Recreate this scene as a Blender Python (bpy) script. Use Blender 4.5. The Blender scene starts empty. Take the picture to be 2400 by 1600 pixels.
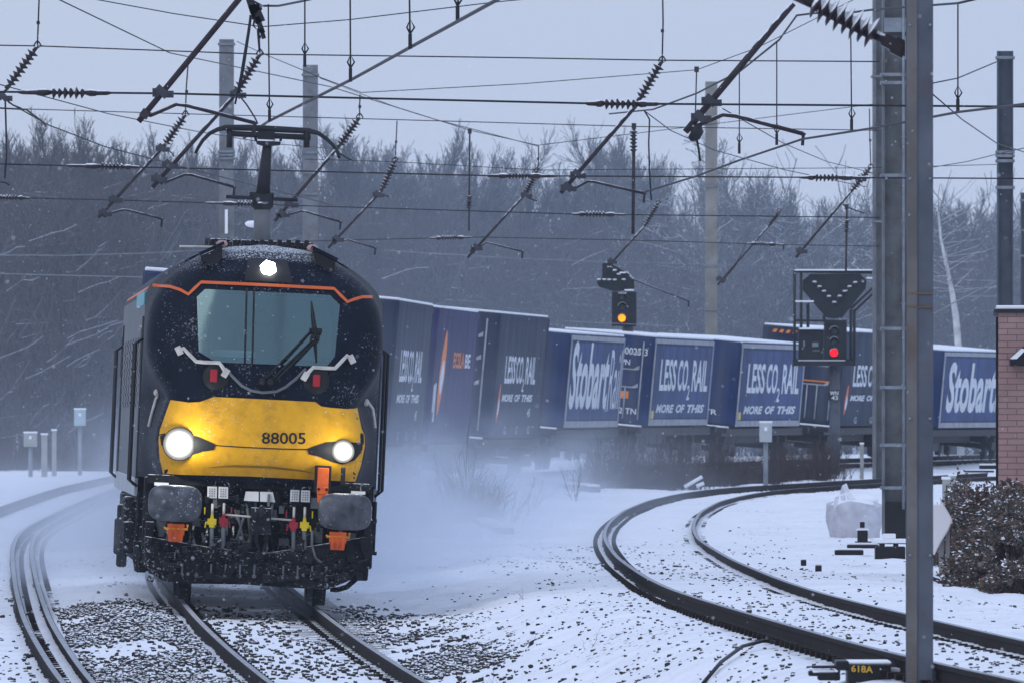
import bpy, bmesh, math, random
import numpy as np
from mathutils import Vector, Matrix
R = math.radians
rnd = random.Random(11)
S = bpy.context.scene
C = S.collection
# ------------------------------------------------------------ camera, world, sun, exposure
F, CX, HY, CZ = 27930.0, 1176.0, 940.8, 2.2      # telephoto lens, eye 2.2 m above the rails
cam = bpy.data.cameras.new("camera"); cam_o = bpy.data.objects.new("camera", cam); C.objects.link(cam_o)
cam.sensor_width = 36; cam.lens = 427.5; cam.shift_y = 160 / 2400
cam.clip_start = 1; cam.clip_end = 4000
cam_o.location = (0, 0, CZ); cam_o.rotation_euler = (R(90), 0, 0)
cam.dof.use_dof = True; cam.dof.focus_distance = 138; cam.dof.aperture_fstop = 18
S.camera = cam_o
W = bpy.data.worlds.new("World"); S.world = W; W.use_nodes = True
wt = W.node_tree; wn = wt.nodes; wbg = wn["Background"]
sky = wn.new("ShaderNodeTexSky"); sky.sky_type = 'NISHITA'; sky.sun_disc = False
SUN_EL, SUN_AZ = R(38), R(215)
sky.sun_elevation = SUN_EL; sky.sun_rotation = SUN_AZ; sky.air_density = 1.0; sky.dust_density = 3.0
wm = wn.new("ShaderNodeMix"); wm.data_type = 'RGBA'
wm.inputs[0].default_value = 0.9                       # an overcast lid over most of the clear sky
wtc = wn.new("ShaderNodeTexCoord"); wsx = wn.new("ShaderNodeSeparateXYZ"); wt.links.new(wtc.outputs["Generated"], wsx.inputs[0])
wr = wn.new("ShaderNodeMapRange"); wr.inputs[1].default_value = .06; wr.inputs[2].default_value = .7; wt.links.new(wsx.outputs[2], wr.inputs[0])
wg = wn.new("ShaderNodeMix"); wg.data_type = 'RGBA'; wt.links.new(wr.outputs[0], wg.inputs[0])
wg.inputs[6].default_value = (5.55, 6.3, 8.05, 1); wg.inputs[7].default_value = (6.8, 8.5, 12.3, 1)   # unseen zenith made brighter and bluer to light the snow
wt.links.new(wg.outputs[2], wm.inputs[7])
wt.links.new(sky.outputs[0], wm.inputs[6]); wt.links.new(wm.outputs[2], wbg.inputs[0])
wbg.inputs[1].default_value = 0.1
sl = bpy.data.lights.new("sun", 'SUN'); sl.energy = 0.5; sl.angle = R(40); sl.color = (1, .97, .93)
so = bpy.data.objects.new("sun", sl); C.objects.link(so)
sdir = Vector((math.sin(SUN_AZ) * math.cos(SUN_EL), math.cos(SUN_AZ) * math.cos(SUN_EL), math.sin(SUN_EL)))
so.rotation_euler = sdir.to_track_quat('Z', 'Y').to_euler(); so.location = (0, 0, 60)
S.view_settings.view_transform = 'Standard'; S.view_settings.look = 'None'
S.view_settings.exposure = 0.0; S.view_settings.gamma = 1
S.render.engine = 'CYCLES'
S.cycles.max_bounces = 5; S.cycles.volume_bounces = 1; S.cycles.transparent_max_bounces = 8
S.cycles.sample_clamp_indirect = 4

# ------------------------------------------------------------ helpers
def V(x, y, D):
    s = F / D
    return Vector(((x - CX) / s, D, CZ + (HY - y) / s))
def P(x, y, D):                       # the same from full-size picture coordinates
    return V(x * .98, y * .98, D)
def Q(ox, oy, sc):
    return lambda u, v: (ox + u / sc, oy + v / sc)
def lerp(a, b, t): return a + (b - a) * t
def interp(x, xs, ys): return float(np.interp(x, xs, ys))

MATS = {}
def pbr(name, col, rough=.6, metal=0., var=.25, scale=3., bump=0., snow=0., emit=None, estr=0., spec=.22, coords='Object', snow_scale=9., rust=0., streak=0., speck=0., fold=0.):
    m = bpy.data.materials.new(name); m.use_nodes = True; MATS[name] = m
    nt = m.node_tree; N = nt.nodes; L = nt.links; b = N["Principled BSDF"]
    b.inputs["Roughness"].default_value = rough; b.inputs["Metallic"].default_value = metal
    b.inputs["Specular IOR Level"].default_value = spec
    tc = N.new("ShaderNodeTexCoord")
    no = N.new("ShaderNodeTexNoise"); no.inputs["Scale"].default_value = scale; no.inputs["Detail"].default_value = 5
    L.new(tc.outputs[coords], no.inputs["Vector"])
    mr = N.new("ShaderNodeMapRange"); mr.inputs[1].default_value = .3; mr.inputs[2].default_value = .7
    mr.inputs[3].default_value = 1 - var; mr.inputs[4].default_value = 1 + var
    L.new(no.outputs["Fac"], mr.inputs[0])
    mx = N.new("ShaderNodeMix"); mx.data_type = 'RGBA'; mx.blend_type = 'MULTIPLY'; mx.inputs[0].default_value = 1
    mx.inputs[6].default_value = (*col, 1); L.new(mr.outputs[0], mx.inputs[7])
    out = mx.outputs[2]
    if rust:
        rm = N.new("ShaderNodeMix"); rm.data_type = 'RGBA'; rm.inputs[7].default_value = (.11, .055, .03, 1)
        rn = N.new("ShaderNodeTexNoise"); rn.inputs["Scale"].default_value = scale * 3; rn.inputs["Detail"].default_value = 6
        L.new(tc.outputs[coords], rn.inputs["Vector"])
        rr = N.new("ShaderNodeMapRange"); rr.inputs[1].default_value = .5; rr.inputs[2].default_value = .68; rr.inputs[4].default_value = rust
        L.new(rn.outputs["Fac"], rr.inputs[0]); L.new(rr.outputs[0], rm.inputs[0]); L.new(out, rm.inputs[6]); out = rm.outputs[2]
    if streak:                                             # dirt that has run down the side
        sm_ = N.new("ShaderNodeMapping"); sm_.inputs["Scale"].default_value = (1.4, 2.2, .12); L.new(tc.outputs[coords], sm_.inputs[0])
        s1 = N.new("ShaderNodeTexNoise"); s1.inputs["Scale"].default_value = 1.6; s1.inputs["Detail"].default_value = 6; L.new(sm_.outputs[0], s1.inputs["Vector"])
        s2 = N.new("ShaderNodeMapRange"); s2.inputs[1].default_value = .42; s2.inputs[2].default_value = .7; s2.inputs[4].default_value = streak; L.new(s1.outputs["Fac"], s2.inputs[0])
        s3 = N.new("ShaderNodeMix"); s3.data_type = 'RGBA'; s3.inputs[7].default_value = (.10, .105, .12, 1); L.new(s2.outputs[0], s3.inputs[0]); L.new(out, s3.inputs[6]); out = s3.outputs[2]
    if speck:                                              # snow stuck to the paint
        k1 = N.new("ShaderNodeTexNoise"); k1.inputs["Scale"].default_value = 38; k1.inputs["Detail"].default_value = 3; L.new(tc.outputs[coords], k1.inputs["Vector"])
        k4 = N.new("ShaderNodeTexNoise"); k4.inputs["Scale"].default_value = 2.2; k4.inputs["Detail"].default_value = 3; L.new(tc.outputs[coords], k4.inputs["Vector"])
        k5 = N.new("ShaderNodeMath"); k5.operation = 'MULTIPLY_ADD'; k5.inputs[1].default_value = .5; L.new(k4.outputs["Fac"], k5.inputs[0]); L.new(k1.outputs["Fac"], k5.inputs[2])
        k2 = N.new("ShaderNodeMapRange"); k2.inputs[1].default_value = .88; k2.inputs[2].default_value = 1.0; k2.inputs[4].default_value = speck; L.new(k5.outputs[0], k2.inputs[0])
        k3 = N.new("ShaderNodeMix"); k3.data_type = 'RGBA'; k3.inputs[7].default_value = (.7, .72, .76, 1); L.new(k2.outputs[0], k3.inputs[0]); L.new(out, k3.inputs[6]); out = k3.outputs[2]
    if snow:
        ge = N.new("ShaderNodeNewGeometry"); sx = N.new("ShaderNodeSeparateXYZ"); L.new(ge.outputs["Normal"], sx.inputs[0])
        sn = N.new("ShaderNodeTexNoise"); sn.inputs["Scale"].default_value = snow_scale; sn.inputs["Detail"].default_value = 4
        L.new(tc.outputs[coords], sn.inputs["Vector"])
        ad = N.new("ShaderNodeMath"); ad.operation = 'MULTIPLY_ADD'; ad.inputs[1].default_value = .9
        L.new(sn.outputs["Fac"], ad.inputs[0]); L.new(sx.outputs[2], ad.inputs[2])
        sr = N.new("ShaderNodeMapRange"); sr.inputs[1].default_value = 1.35 - snow; sr.inputs[2].default_value = 1.5 - snow
        L.new(ad.outputs[0], sr.inputs[0])
        sm = N.new("ShaderNodeMix"); sm.data_type = 'RGBA'; sm.inputs[7].default_value = (.8, .81, .84, 1)
        L.new(sr.outputs[0], sm.inputs[0]); L.new(out, sm.inputs[6]); out = sm.outputs[2]
        rx = N.new("ShaderNodeMix"); rx.data_type = 'FLOAT'; rx.inputs[2].default_value = rough; rx.inputs[3].default_value = .8
        L.new(sr.outputs[0], rx.inputs[0]); L.new(rx.outputs[0], b.inputs["Roughness"])
    L.new(out, b.inputs["Base Color"])
    if bump:
        bp = N.new("ShaderNodeBump"); bp.inputs["Strength"].default_value = bump; bp.inputs["Distance"].default_value = .02
        bn = N.new("ShaderNodeTexNoise"); bn.inputs["Scale"].default_value = scale * 6; bn.inputs["Detail"].default_value = 6
        L.new(tc.outputs[coords], bn.inputs["Vector"]); L.new(bn.outputs["Fac"], bp.inputs["Height"]); L.new(bp.outputs[0], b.inputs["Normal"])
    if fold:                                               # hanging folds of a curtain side
        fm = N.new("ShaderNodeMapping"); fm.inputs["Scale"].default_value = (0, 1.5, .10); L.new(tc.outputs[coords], fm.inputs[0])
        fn = N.new("ShaderNodeTexNoise"); fn.inputs["Scale"].default_value = 1.5; fn.inputs["Detail"].default_value = 3; L.new(fm.outputs[0], fn.inputs["Vector"])
        fb = N.new("ShaderNodeBump"); fb.inputs["Strength"].default_value = fold; fb.inputs["Distance"].default_value = .25; L.new(fn.outputs["Fac"], fb.inputs["Height"]); L.new(fb.outputs[0], b.inputs["Normal"])
    if emit:
        b.inputs["Emission Color"].default_value = (*emit, 1); b.inputs["Emission Strength"].default_value = estr
    return m

class MB:
    def __init__(s): s.v = []; s.f = []; s.m = []; s.sm = []
    def add(s, vs, fs, mi=0, smooth=False):
        o = len(s.v); s.v.extend(tuple(v) for v in vs)
        for f in fs: s.f.append(tuple(i + o for i in f)); s.m.append(mi); s.sm.append(smooth)
    def box(s, c, d, mi=0, rot=None, top=(1, 1)):
        c = Vector(c); vs = []
        for z in (-1, 1):
            for y in (-1, 1):
                for x in (-1, 1):
                    t = top if z > 0 else (1, 1)
                    p = Vector((x * d[0] / 2 * t[0], y * d[1] / 2 * t[1], z * d[2] / 2))
                    if rot is not None: p = rot @ p
                    vs.append(c + p)
        s.add(vs, [(0, 2, 3, 1), (4, 5, 7, 6), (0, 1, 5, 4), (2, 6, 7, 3), (0, 4, 6, 2), (1, 3, 7, 5)], mi)
    def tube(s, pts, r, n=8, mi=0, smooth=True, caps=True):
        pts = [Vector(p) for p in pts]; k = len(pts)
        rs = r if isinstance(r, (list, tuple)) else [r] * k
        vs = []; up = None
        for i in range(k):
            t = (pts[min(i + 1, k - 1)] - pts[max(i - 1, 0)]).normalized()
            if up is None:
                up = Vector((0, 0, 1)) if abs(t.z) < .9 else Vector((0, 1, 0))
            a = t.cross(up)
            if a.length < 1e-5: a = t.cross(Vector((1, 0, 0)))
            a.normalize(); b = a.cross(t); up = b
            for j in range(n):
                w = 2 * math.pi * j / n
                vs.append(pts[i] + a * (math.cos(w) * rs[i]) + b * (math.sin(w) * rs[i]))
        fs = [(i * n + j, i * n + (j + 1) % n, (i + 1) * n + (j + 1) % n, (i + 1) * n + j) for i in range(k - 1) for j in range(n)]
        if caps: fs += [tuple(range(n - 1, -1, -1)), tuple(range((k - 1) * n, k * n))]
        s.add(vs, fs, mi, smooth)
    def lathe(s, p0, p1, prof, n=16, mi=0, smooth=True):
        """prof: (t along p0-p1, radius)"""
        p0 = Vector(p0); p1 = Vector(p1); d = p1 - p0; t = d.normalized()
        a = t.orthogonal().normalized(); b = t.cross(a); vs = []
        for (u, r) in prof:
            for j in range(n):
                w = 2 * math.pi * j / n
                vs.append(p0 + d * u + a * (math.cos(w) * r) + b * (math.sin(w) * r))
        k = len(prof)
        fs = [(i * n + j, i * n + (j + 1) % n, (i + 1) * n + (j + 1) % n, (i + 1) * n + j) for i in range(k - 1) for j in range(n)]
        fs += [tuple(range(n - 1, -1, -1)), tuple(range((k - 1) * n, k * n))]
        s.add(vs, fs, mi, smooth)
    def prism(s, poly, o, ex, ey, d, mi=0):
        """poly in the plane (ex, ey) at o, thickened by vector d"""
        o = Vector(o); ex = Vector(ex); ey = Vector(ey); d = Vector(d); k = len(poly)
        vs = [o + ex * p[0] + ey * p[1] for p in poly] + [o + ex * p[0] + ey * p[1] + d for p in poly]
        fs = [tuple(range(k)), tuple(range(2 * k - 1, k - 1, -1))] + [(i, i + k, (i + 1) % k + k, (i + 1) % k) for i in range(k)]
        s.add(vs, fs, mi)
    def ball(s, c, r, mi=0, n=10, sc=(1, 1, 1)):
        c = Vector(c); vs = []; m = n // 2 + 1
        for i in range(1, m):
            th = math.pi * i / m
            for j in range(n):
                w = 2 * math.pi * j / n
                vs.append(c + Vector((r * sc[0] * math.sin(th) * math.cos(w), r * sc[1] * math.sin(th) * math.sin(w), r * sc[2] * math.cos(th))))
        k = len(vs); vs += [c + Vector((0, 0, r * sc[2])), c - Vector((0, 0, r * sc[2]))]
        fs = [(i * n + j, (i + 1) * n + j, (i + 1) * n + (j + 1) % n, i * n + (j + 1) % n) for i in range(m - 2) for j in range(n)]
        fs += [(k, j, (j + 1) % n) for j in range(n)] + [(k + 1, (m - 2) * n + (j + 1) % n, (m - 2) * n + j) for j in range(n)]
        s.add(vs, fs, mi, True)
    def insulator(s, p0, p1, n=7, rad=.085, mi=0, rod=.022, smi=None):
        """a string of sheds from p0 to p1"""
        p0 = Vector(p0); p1 = Vector(p1); prof = [(0, rod)]
        for i in range(n):
            a = (i + .12) / n; b = (i + .88) / n; c = (i + .42) / n
            r = rad * (.88 if i % 2 else 1)
            prof += [(a, rod * 1.3), (c - .02, r), (c + .02 / n, r * .96), (b, rod * 1.4)]
        prof.append((1, rod))
        s.lathe(p0, p1, prof, 12, mi)
    def build(s, name, mats, parent=None, bevel=0., fix=True):
        me = bpy.data.meshes.new(name); me.from_pydata(s.v, [], s.f)
        if not isinstance(mats, (list, tuple)): mats = [mats]
        for m in mats: me.materials.append(m)
        me.polygons.foreach_set("material_index", s.m); me.polygons.foreach_set("use_smooth", s.sm)
        me.update()
        if fix:
            bm = bmesh.new(); bm.from_mesh(me); bmesh.ops.recalc_face_normals(bm, faces=bm.faces); bm.to_mesh(me); bm.free()
        o = bpy.data.objects.new(name, me); C.objects.link(o)
        if parent is not None: o.parent = parent
        if bevel:
            md = o.modifiers.new("edge", 'BEVEL'); md.width = bevel; md.segments = 2; md.limit_method = 'ANGLE'; md.angle_limit = R(50)
        return o
def tag(o, label, cat, group=None):
    o['label'] = label; o['category'] = cat
    if group: o['group'] = group
    return o
def thing(name, label, cat, loc=(0, 0, 0), rot=None, group=None):
    o = bpy.data.objects.new(name, None); C.objects.link(o); o.location = loc
    if rot is not None: o.rotation_euler = rot
    o.empty_display_size = .2
    return tag(o, label, cat, group)
def child_here(o, root):
    """parent a mesh built in world coordinates to a root kept at its base, without moving it"""
    o.parent = root; o.matrix_parent_inverse = Matrix.Translation(-Vector(root.location))
    return o
def struct(o, kind='structure'): o['kind'] = kind; return o
def copy_thing(root, loc, rot=None, label=None, group=None, scale=None):
    r = root.copy(); C.objects.link(r); r.location = loc
    if rot is not None: r.rotation_euler = rot
    if scale is not None: r.scale = scale
    if label: r['label'] = label
    if group: r['group'] = group
    for ch in list(root.children):
        c = ch.copy(); C.objects.link(c); c.parent = r
        for g in list(ch.children):
            d = g.copy(); C.objects.link(d); d.parent = c
    return r
def text2d(s, w, h, bold=0., shear=0.):
    cu = bpy.data.curves.new("lettering", 'FONT'); cu.body = s; cu.shear = shear; cu.offset = bold; cu.resolution_u = 3
    o = bpy.data.objects.new("lettering", cu); me = bpy.data.meshes.new_from_object(o)
    co = np.array([v.co[:2] for v in me.vertices]); fs = [tuple(p.vertices) for p in me.polygons]
    bpy.data.objects.remove(o); bpy.data.meshes.remove(me); bpy.data.curves.remove(cu)
    lo = co.min(0); hi = co.max(0); k = max(hi[1] - lo[1], 1e-6)
    co = (co - lo) / (hi - lo) * np.array([w if w else h * (hi[0] - lo[0]) / k, h])
    return co, fs
def vnoise(x, y, seed=0):
    """smooth value noise on numpy arrays, 0..1"""
    x = np.asarray(x, float); y = np.asarray(y, float)
    xi = np.floor(x).astype(np.int64); yi = np.floor(y).astype(np.int64); fx = x - xi; fy = y - yi
    fx = fx * fx * (3 - 2 * fx); fy = fy * fy * (3 - 2 * fy)
    def h(a, b):
        n = (a * 374761393 + b * 668265263 + seed * 974711) & 0x7fffffff
        n = ((n ^ (n >> 13)) * 1274126177) & 0x7fffffff
        return ((n ^ (n >> 16)) & 0xffff) / 65535.
    return (h(xi, yi) * (1 - fx) + h(xi + 1, yi) * fx) * (1 - fy) + (h(xi, yi + 1) * (1 - fx) + h(xi + 1, yi + 1) * fx) * fy
def fbm(x, y, seed=0, o=4):
    a = .5; t = 0; f = 1.
    for i in range(o): t = t + a * vnoise(np.asarray(x) * f, np.asarray(y) * f, seed + i); a *= .5; f *= 2.1
    return t / (1 - .5 ** o)

# ------------------------------------------------------------ materials
M_snow = pbr("snow", (.82, .83, .86), .75, var=.05, scale=1.5, bump=.25)
M_steel = pbr("galvanised steel", (.22, .25, .28), .55, .3, var=.2, scale=4, rust=.25)
M_mast = pbr("grey mast steel", (.085, .097, .12), .7, 0., var=.3, scale=2.5, rust=.18)
M_mast3 = pbr("mossy mast steel", (.14, .15, .155), .65, .0, var=.35, scale=1.8, rust=.35)
M_mast2 = pbr("pale mast steel", (.17, .185, .2), .65, .1, var=.22, scale=2.5, rust=.3)
M_dark = pbr("black ironwork", (.02, .021, .025), .6, var=.3, scale=6)
M_wire = pbr("wire", (.018, .018, .024), .6, var=.1)
M_arm = pbr("cantilever tube", (.035, .026, .03), .5, .2, var=.35, scale=5, snow=.25)
M_ins = pbr("brown porcelain insulator", (.03, .022, .024), .3, var=.2, snow=.35)
M_rail = pbr("rusty rail", (.016, .012, .011), .75, 0., spec=.06, var=.35, scale=4)
M_railtop = pbr("rail head", (.27, .28, .31), .5, .1, var=.25, scale=3)
M_black = pbr("black plastic", (.012, .012, .014), .5, var=.2)
M_stone = pbr("ballast stone", (.042, .037, .036), .9, var=.5, scale=7, coords='Object', snow=.24, snow_scale=16)
M_conc = pbr("concrete", (.3, .3, .29), .85, var=.2, scale=3, snow=.55)
# ------------------------------------------------------------ the lie of the tracks and the ground
DS = np.arange(30., 700., .5)
_s1 = np.interp(DS, [80, 124, 150, 200, 245, 275, 375, 420, 700], [-.075, -.0535, -.04, -.008, .04, .065, .185, .235, .3])
X1A = np.concatenate([[0], np.cumsum((_s1[1:] + _s1[:-1]) / 2 * .5)])
X1A += -3.0 - np.interp(138., DS, X1A)
Z1K = ([60, 90, 109, 138, 200, 285, 345, 420], [-.55, -.41, -.25, .01, .2, .42, .6, .65])
def X1(d): return np.interp(d, DS, X1A)
def Z1(d): return np.interp(d, *Z1K)
def trace(pts, hk):
    """world points of a rail seen at picture points, the eye hk(D) above it"""
    out = []
    for (x, y) in pts:
        d = 150.
        for _ in range(40): d = .5 * d + .5 * 28500 * float(np.interp(d, *hk)) / (y - 960)
        s = 28500 / d; out.append(((x - 1200) / s, d))
    return np.array(out)
def smooth_curve(p, step=.7):
    """resample X(D) through the points and round off the tracing's jitter"""
    p = p[np.argsort(p[:, 1])]; d = np.arange(p[0, 1], p[-1, 1], step); x = np.interp(d, p[:, 1], p[:, 0])
    k = int(14 / step); pad = np.concatenate([x[0] - (x[k:0:-1] - x[0]), x, x[-1] + (x[-1] - x[-2:-k - 2:-1])])
    ker = np.hanning(2 * k + 1); ker /= ker.sum(); return d, np.convolve(pad, ker, 'valid')
H2K = ([78, 119, 196, 270, 305, 350, 400], [1.75, 1.83, 2.05, 1.95, 1.8, 1.8, 1.8])
_t2 = trace([(2980, 1760), (2700, 1682), (2400, 1597), (2124, 1546), (1974, 1502), (1838, 1466), (1702, 1424), (1600, 1396), (1514, 1356), (1446, 1308), (1420, 1271),
             (1415, 1247), (1429, 1223), (1463, 1196), (1531, 1169), (1600, 1155), (1702, 1142), (1838, 1135), (1954, 1129), (2042, 1123), (2192, 1115), (2314, 1108)], H2K)
D2, X2A = smooth_curve(_t2)
def X2(d): return np.interp(d, D2, X2A, left=X2A[0] + 0, right=X2A[-1])
def Z2(d): return CZ - np.interp(d, *H2K)
H0K = ([60, 109, 138, 200, 285, 420], [2.75, 2.45, 2.19, 2.0, 1.8, 1.7])
_t0 = trace([(330, 1690), (218, 1600), (160, 1517), (112, 1444), (95, 1390), (82, 1342), (74, 1300), (73, 1274), (85, 1243), (129, 1216), (200, 1180), (272, 1150), (420, 1110)], H0K)
D0, X0A = smooth_curve(_t0)
def X0(d): return np.interp(d, D0, X0A)
def Z0(d): return CZ - np.interp(d, *H0K)
def ground(x, d):
    x = np.asarray(x, float); d = np.asarray(d, float)
    a1 = np.abs(x - X1(d)); a2 = np.abs(x - X2(d) - .75); a0 = np.abs(x - X0(d) + .75)
    w1 = 1 / (np.maximum(a1 - .9, .05) ** 2 + .15); w2 = 1 / (np.maximum(a2 - .9, .05) ** 2 + .15); w0 = 1 / (np.maximum(a0 - .9, .05) ** 2 + .15)
    w2 = w2 * np.clip((395 - d) / 30, 0, 1)
    z = (w1 * (Z1(d) - .15 - .045 * np.clip(x - X1(d), -2, 2) - .0) + w2 * (Z2(d) - .12) + w0 * (Z0(d) - .155)) / (w1 + w2 + w0)
    far = np.minimum(np.minimum(a1, a2), a0)
    rough = np.clip((far - 1.0) / 1.2, 0.12, 1)
    z = z + rough * ((fbm(x * .45, d * .12, 3) - .5) * .32 + (fbm(x * 2.2, d * .8, 9) - .5) * .09)
    z = z + (fbm(x * 7., d * 3., 21, 3) - .5) * .03
    # the shoulder of stones between the two left-hand tracks, and the bank right of the loop
    mid = np.exp(-((x - (X1(d) - .75 + X0(d)) / 2) / .55) ** 2) * np.clip((165 - d) / 25, 0, 1)
    z = z + .10 * mid
    sh = np.exp(-((x - X1(d) - 1.75) / .6) ** 2) * np.clip((150 - d) / 20, 0, 1)
    z = z + .05 * sh
    return z + 2.5 * np.clip((d - 440) / 100, 0, 1) ** 2
def gz(x, d): return float(ground(np.array([x]), np.array([d]))[0])

gx = np.unique(np.concatenate([np.arange(-120, -12, 6.), np.arange(-12, 14, .09), np.arange(14, 140, 5.)]))
gy = np.unique(np.concatenate([np.arange(-40, 86, 6.), np.arange(86, 160, .25), np.arange(160, 300, .6), np.arange(300, 420, 2.), np.arange(420, 960, 15.)]))
GX, GY = np.meshgrid(gx, gy); GZ = ground(GX, GY)
nx, ny = len(gx), len(gy)
gv = np.stack([GX, GY, GZ], -1).reshape(-1, 3)
ii = (np.arange(ny - 1)[:, None] * nx + np.arange(nx - 1)[None]).reshape(-1)
gf = np.stack([ii, ii + 1, ii + nx + 1, ii + nx], 1)
def np_mesh(name, v, f, mats, smooth=False, midx=None):
    me = bpy.data.meshes.new(name); k = f.shape[1]
    me.vertices.add(len(v)); me.vertices.foreach_set("co", np.ascontiguousarray(v, np.float32).ravel())
    me.loops.add(f.size); me.loops.foreach_set("vertex_index", np.ascontiguousarray(f, np.int32).ravel())
    me.polygons.add(len(f)); me.polygons.foreach_set("loop_start", np.arange(0, f.size, k, dtype=np.int32))
    if smooth: me.polygons.foreach_set("use_smooth", np.ones(len(f), bool))
    if midx is not None: me.polygons.foreach_set("material_index", np.ascontiguousarray(midx, np.int32))
    for m in (mats if isinstance(mats, (list, tuple)) else [mats]): me.materials.append(m)
    me.update(calc_edges=True); me.validate()
    return me
def np_obj(name, *a, **k):
    o = bpy.data.objects.new(name, np_mesh(name, *a, **k)); C.objects.link(o); return o

def ground_material():
    m = bpy.data.materials.new("snowy ground"); m.use_nodes = True; nt = m.node_tree; N = nt.nodes; L = nt.links; b = N["Principled BSDF"]
    tc = N.new("ShaderNodeTexCoord"); b.inputs["Roughness"].default_value = .8; b.inputs["Specular IOR Level"].default_value = .3
    def noise(sc, det, xs=(1, 1, 1)):
        mp = N.new("ShaderNodeMapping"); mp.inputs["Scale"].default_value = xs; L.new(tc.outputs["Object"], mp.inputs[0])
        n = N.new("ShaderNodeTexNoise"); n.inputs["Scale"].default_value = sc; n.inputs["Detail"].default_value = det; n.inputs["Roughness"].default_value = .6
        L.new(mp.outputs[0], n.inputs["Vector"]); return n
    n1 = noise(14, 4, (1, .45, 1)); n2 = noise(.5, 3, (1, .25, 1)); n3 = noise(1.2, 5)
    mul = N.new("ShaderNodeMath"); mul.operation = 'MULTIPLY_ADD'; mul.inputs[1].default_value = .42
    L.new(n2.outputs["Fac"], mul.inputs[0]); L.new(n1.outputs["Fac"], mul.inputs[2])
    rp = N.new("ShaderNodeMapRange"); rp.inputs[1].default_value = .885; rp.inputs[2].default_value = .91
    L.new(mul.outputs[0], rp.inputs[0])
    mr = N.new("ShaderNodeMapRange"); mr.inputs[1].default_value = .3; mr.inputs[2].default_value = .7; mr.inputs[3].default_value = .75; mr.inputs[4].default_value = .87
    L.new(n3.outputs["Fac"], mr.inputs[0])
    cb = N.new("ShaderNodeCombineColor"); L.new(mr.outputs[0], cb.inputs[0]); L.new(mr.outputs[0], cb.inputs[1])
    ad = N.new("ShaderNodeMath"); ad.inputs[1].default_value = .03; L.new(mr.outputs[0], ad.inputs[0]); L.new(ad.outputs[0], cb.inputs[2])
    mx = N.new("ShaderNodeMix"); mx.data_type = 'RGBA'; L.new(rp.outputs[0], mx.inputs[0]); L.new(cb.outputs[0], mx.inputs[6]); mx.inputs[7].default_value = (.09, .08, .075, 1)
    L.new(mx.outputs[2], b.inputs["Base Color"])
    bp = N.new("ShaderNodeBump"); bp.inputs["Strength"].default_value = .5; bp.inputs["Distance"].default_value = .05
    n4 = noise(9, 6, (1, .6, 1)); L.new(n4.outputs["Fac"], bp.inputs["Height"]); L.new(bp.outputs[0], b.inputs["Normal"])
    return m
M_ground = ground_material()
struct(np_obj("ground", gv, gf, M_ground, smooth=True))

# stones of the ballast showing through the snow
def ico():
    t = (1 + 5 ** .5) / 2
    v = np.array([(-1, t, 0), (1, t, 0), (-1, -t, 0), (1, -t, 0), (0, -1, t), (0, 1, t), (0, -1, -t), (0, 1, -t), (t, 0, -1), (t, 0, 1), (-t, 0, -1), (-t, 0, 1)], float)
    v /= np.linalg.norm(v[0])
    f = np.array([(0, 11, 5), (0, 5, 1), (0, 1, 7), (0, 7, 10), (0, 10, 11), (1, 5, 9), (5, 11, 4), (11, 10, 2), (10, 7, 6), (7, 1, 8), (3, 9, 4), (3, 4, 2), (3, 2, 6), (3, 6, 8), (3, 8, 9), (4, 9, 5), (2, 4, 11), (6, 2, 10), (8, 6, 7), (9, 8, 1)])
    return v, f
ICO_V, ICO_F = ico()
rng = np.random.default_rng(5)
def scatter_stones(name, x, d, size, mat, sink=.15):
    n = len(x); shapes = ICO_V[None] * rng.uniform(.55, 1.15, (n, 12, 1))
    a = rng.uniform(0, 6.28, n); ca, sa = np.cos(a), np.sin(a)
    sx = rng.uniform(.8, 1.5, n); sz = rng.uniform(.55, 1.0, n)
    v = shapes * np.stack([sx, np.ones(n), sz], 1)[:, None, :]
    tl = rng.normal(0, .5, n); ct, st = np.cos(tl), np.sin(tl)
    v = np.stack([v[..., 0] * ct[:, None] - v[..., 2] * st[:, None], v[..., 1], v[..., 0] * st[:, None] + v[..., 2] * ct[:, None]], -1)
    v = np.stack([v[..., 0] * ca[:, None] - v[..., 1] * sa[:, None], v[..., 0] * sa[:, None] + v[..., 1] * ca[:, None], v[..., 2]], -1)
    v = v * size[:, None, None]
    v[..., 0] += x[:, None]; v[..., 1] += d[:, None]; v[..., 2] += (ground(x, d) + size * sink * np.where(size > .026, 2.2, 1))[:, None]
    f = (np.arange(n)[:, None, None] * 12 + ICO_F[None]).reshape(-1, 3)
    return np_obj(name, v.reshape(-1, 3), f, mat)
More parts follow.
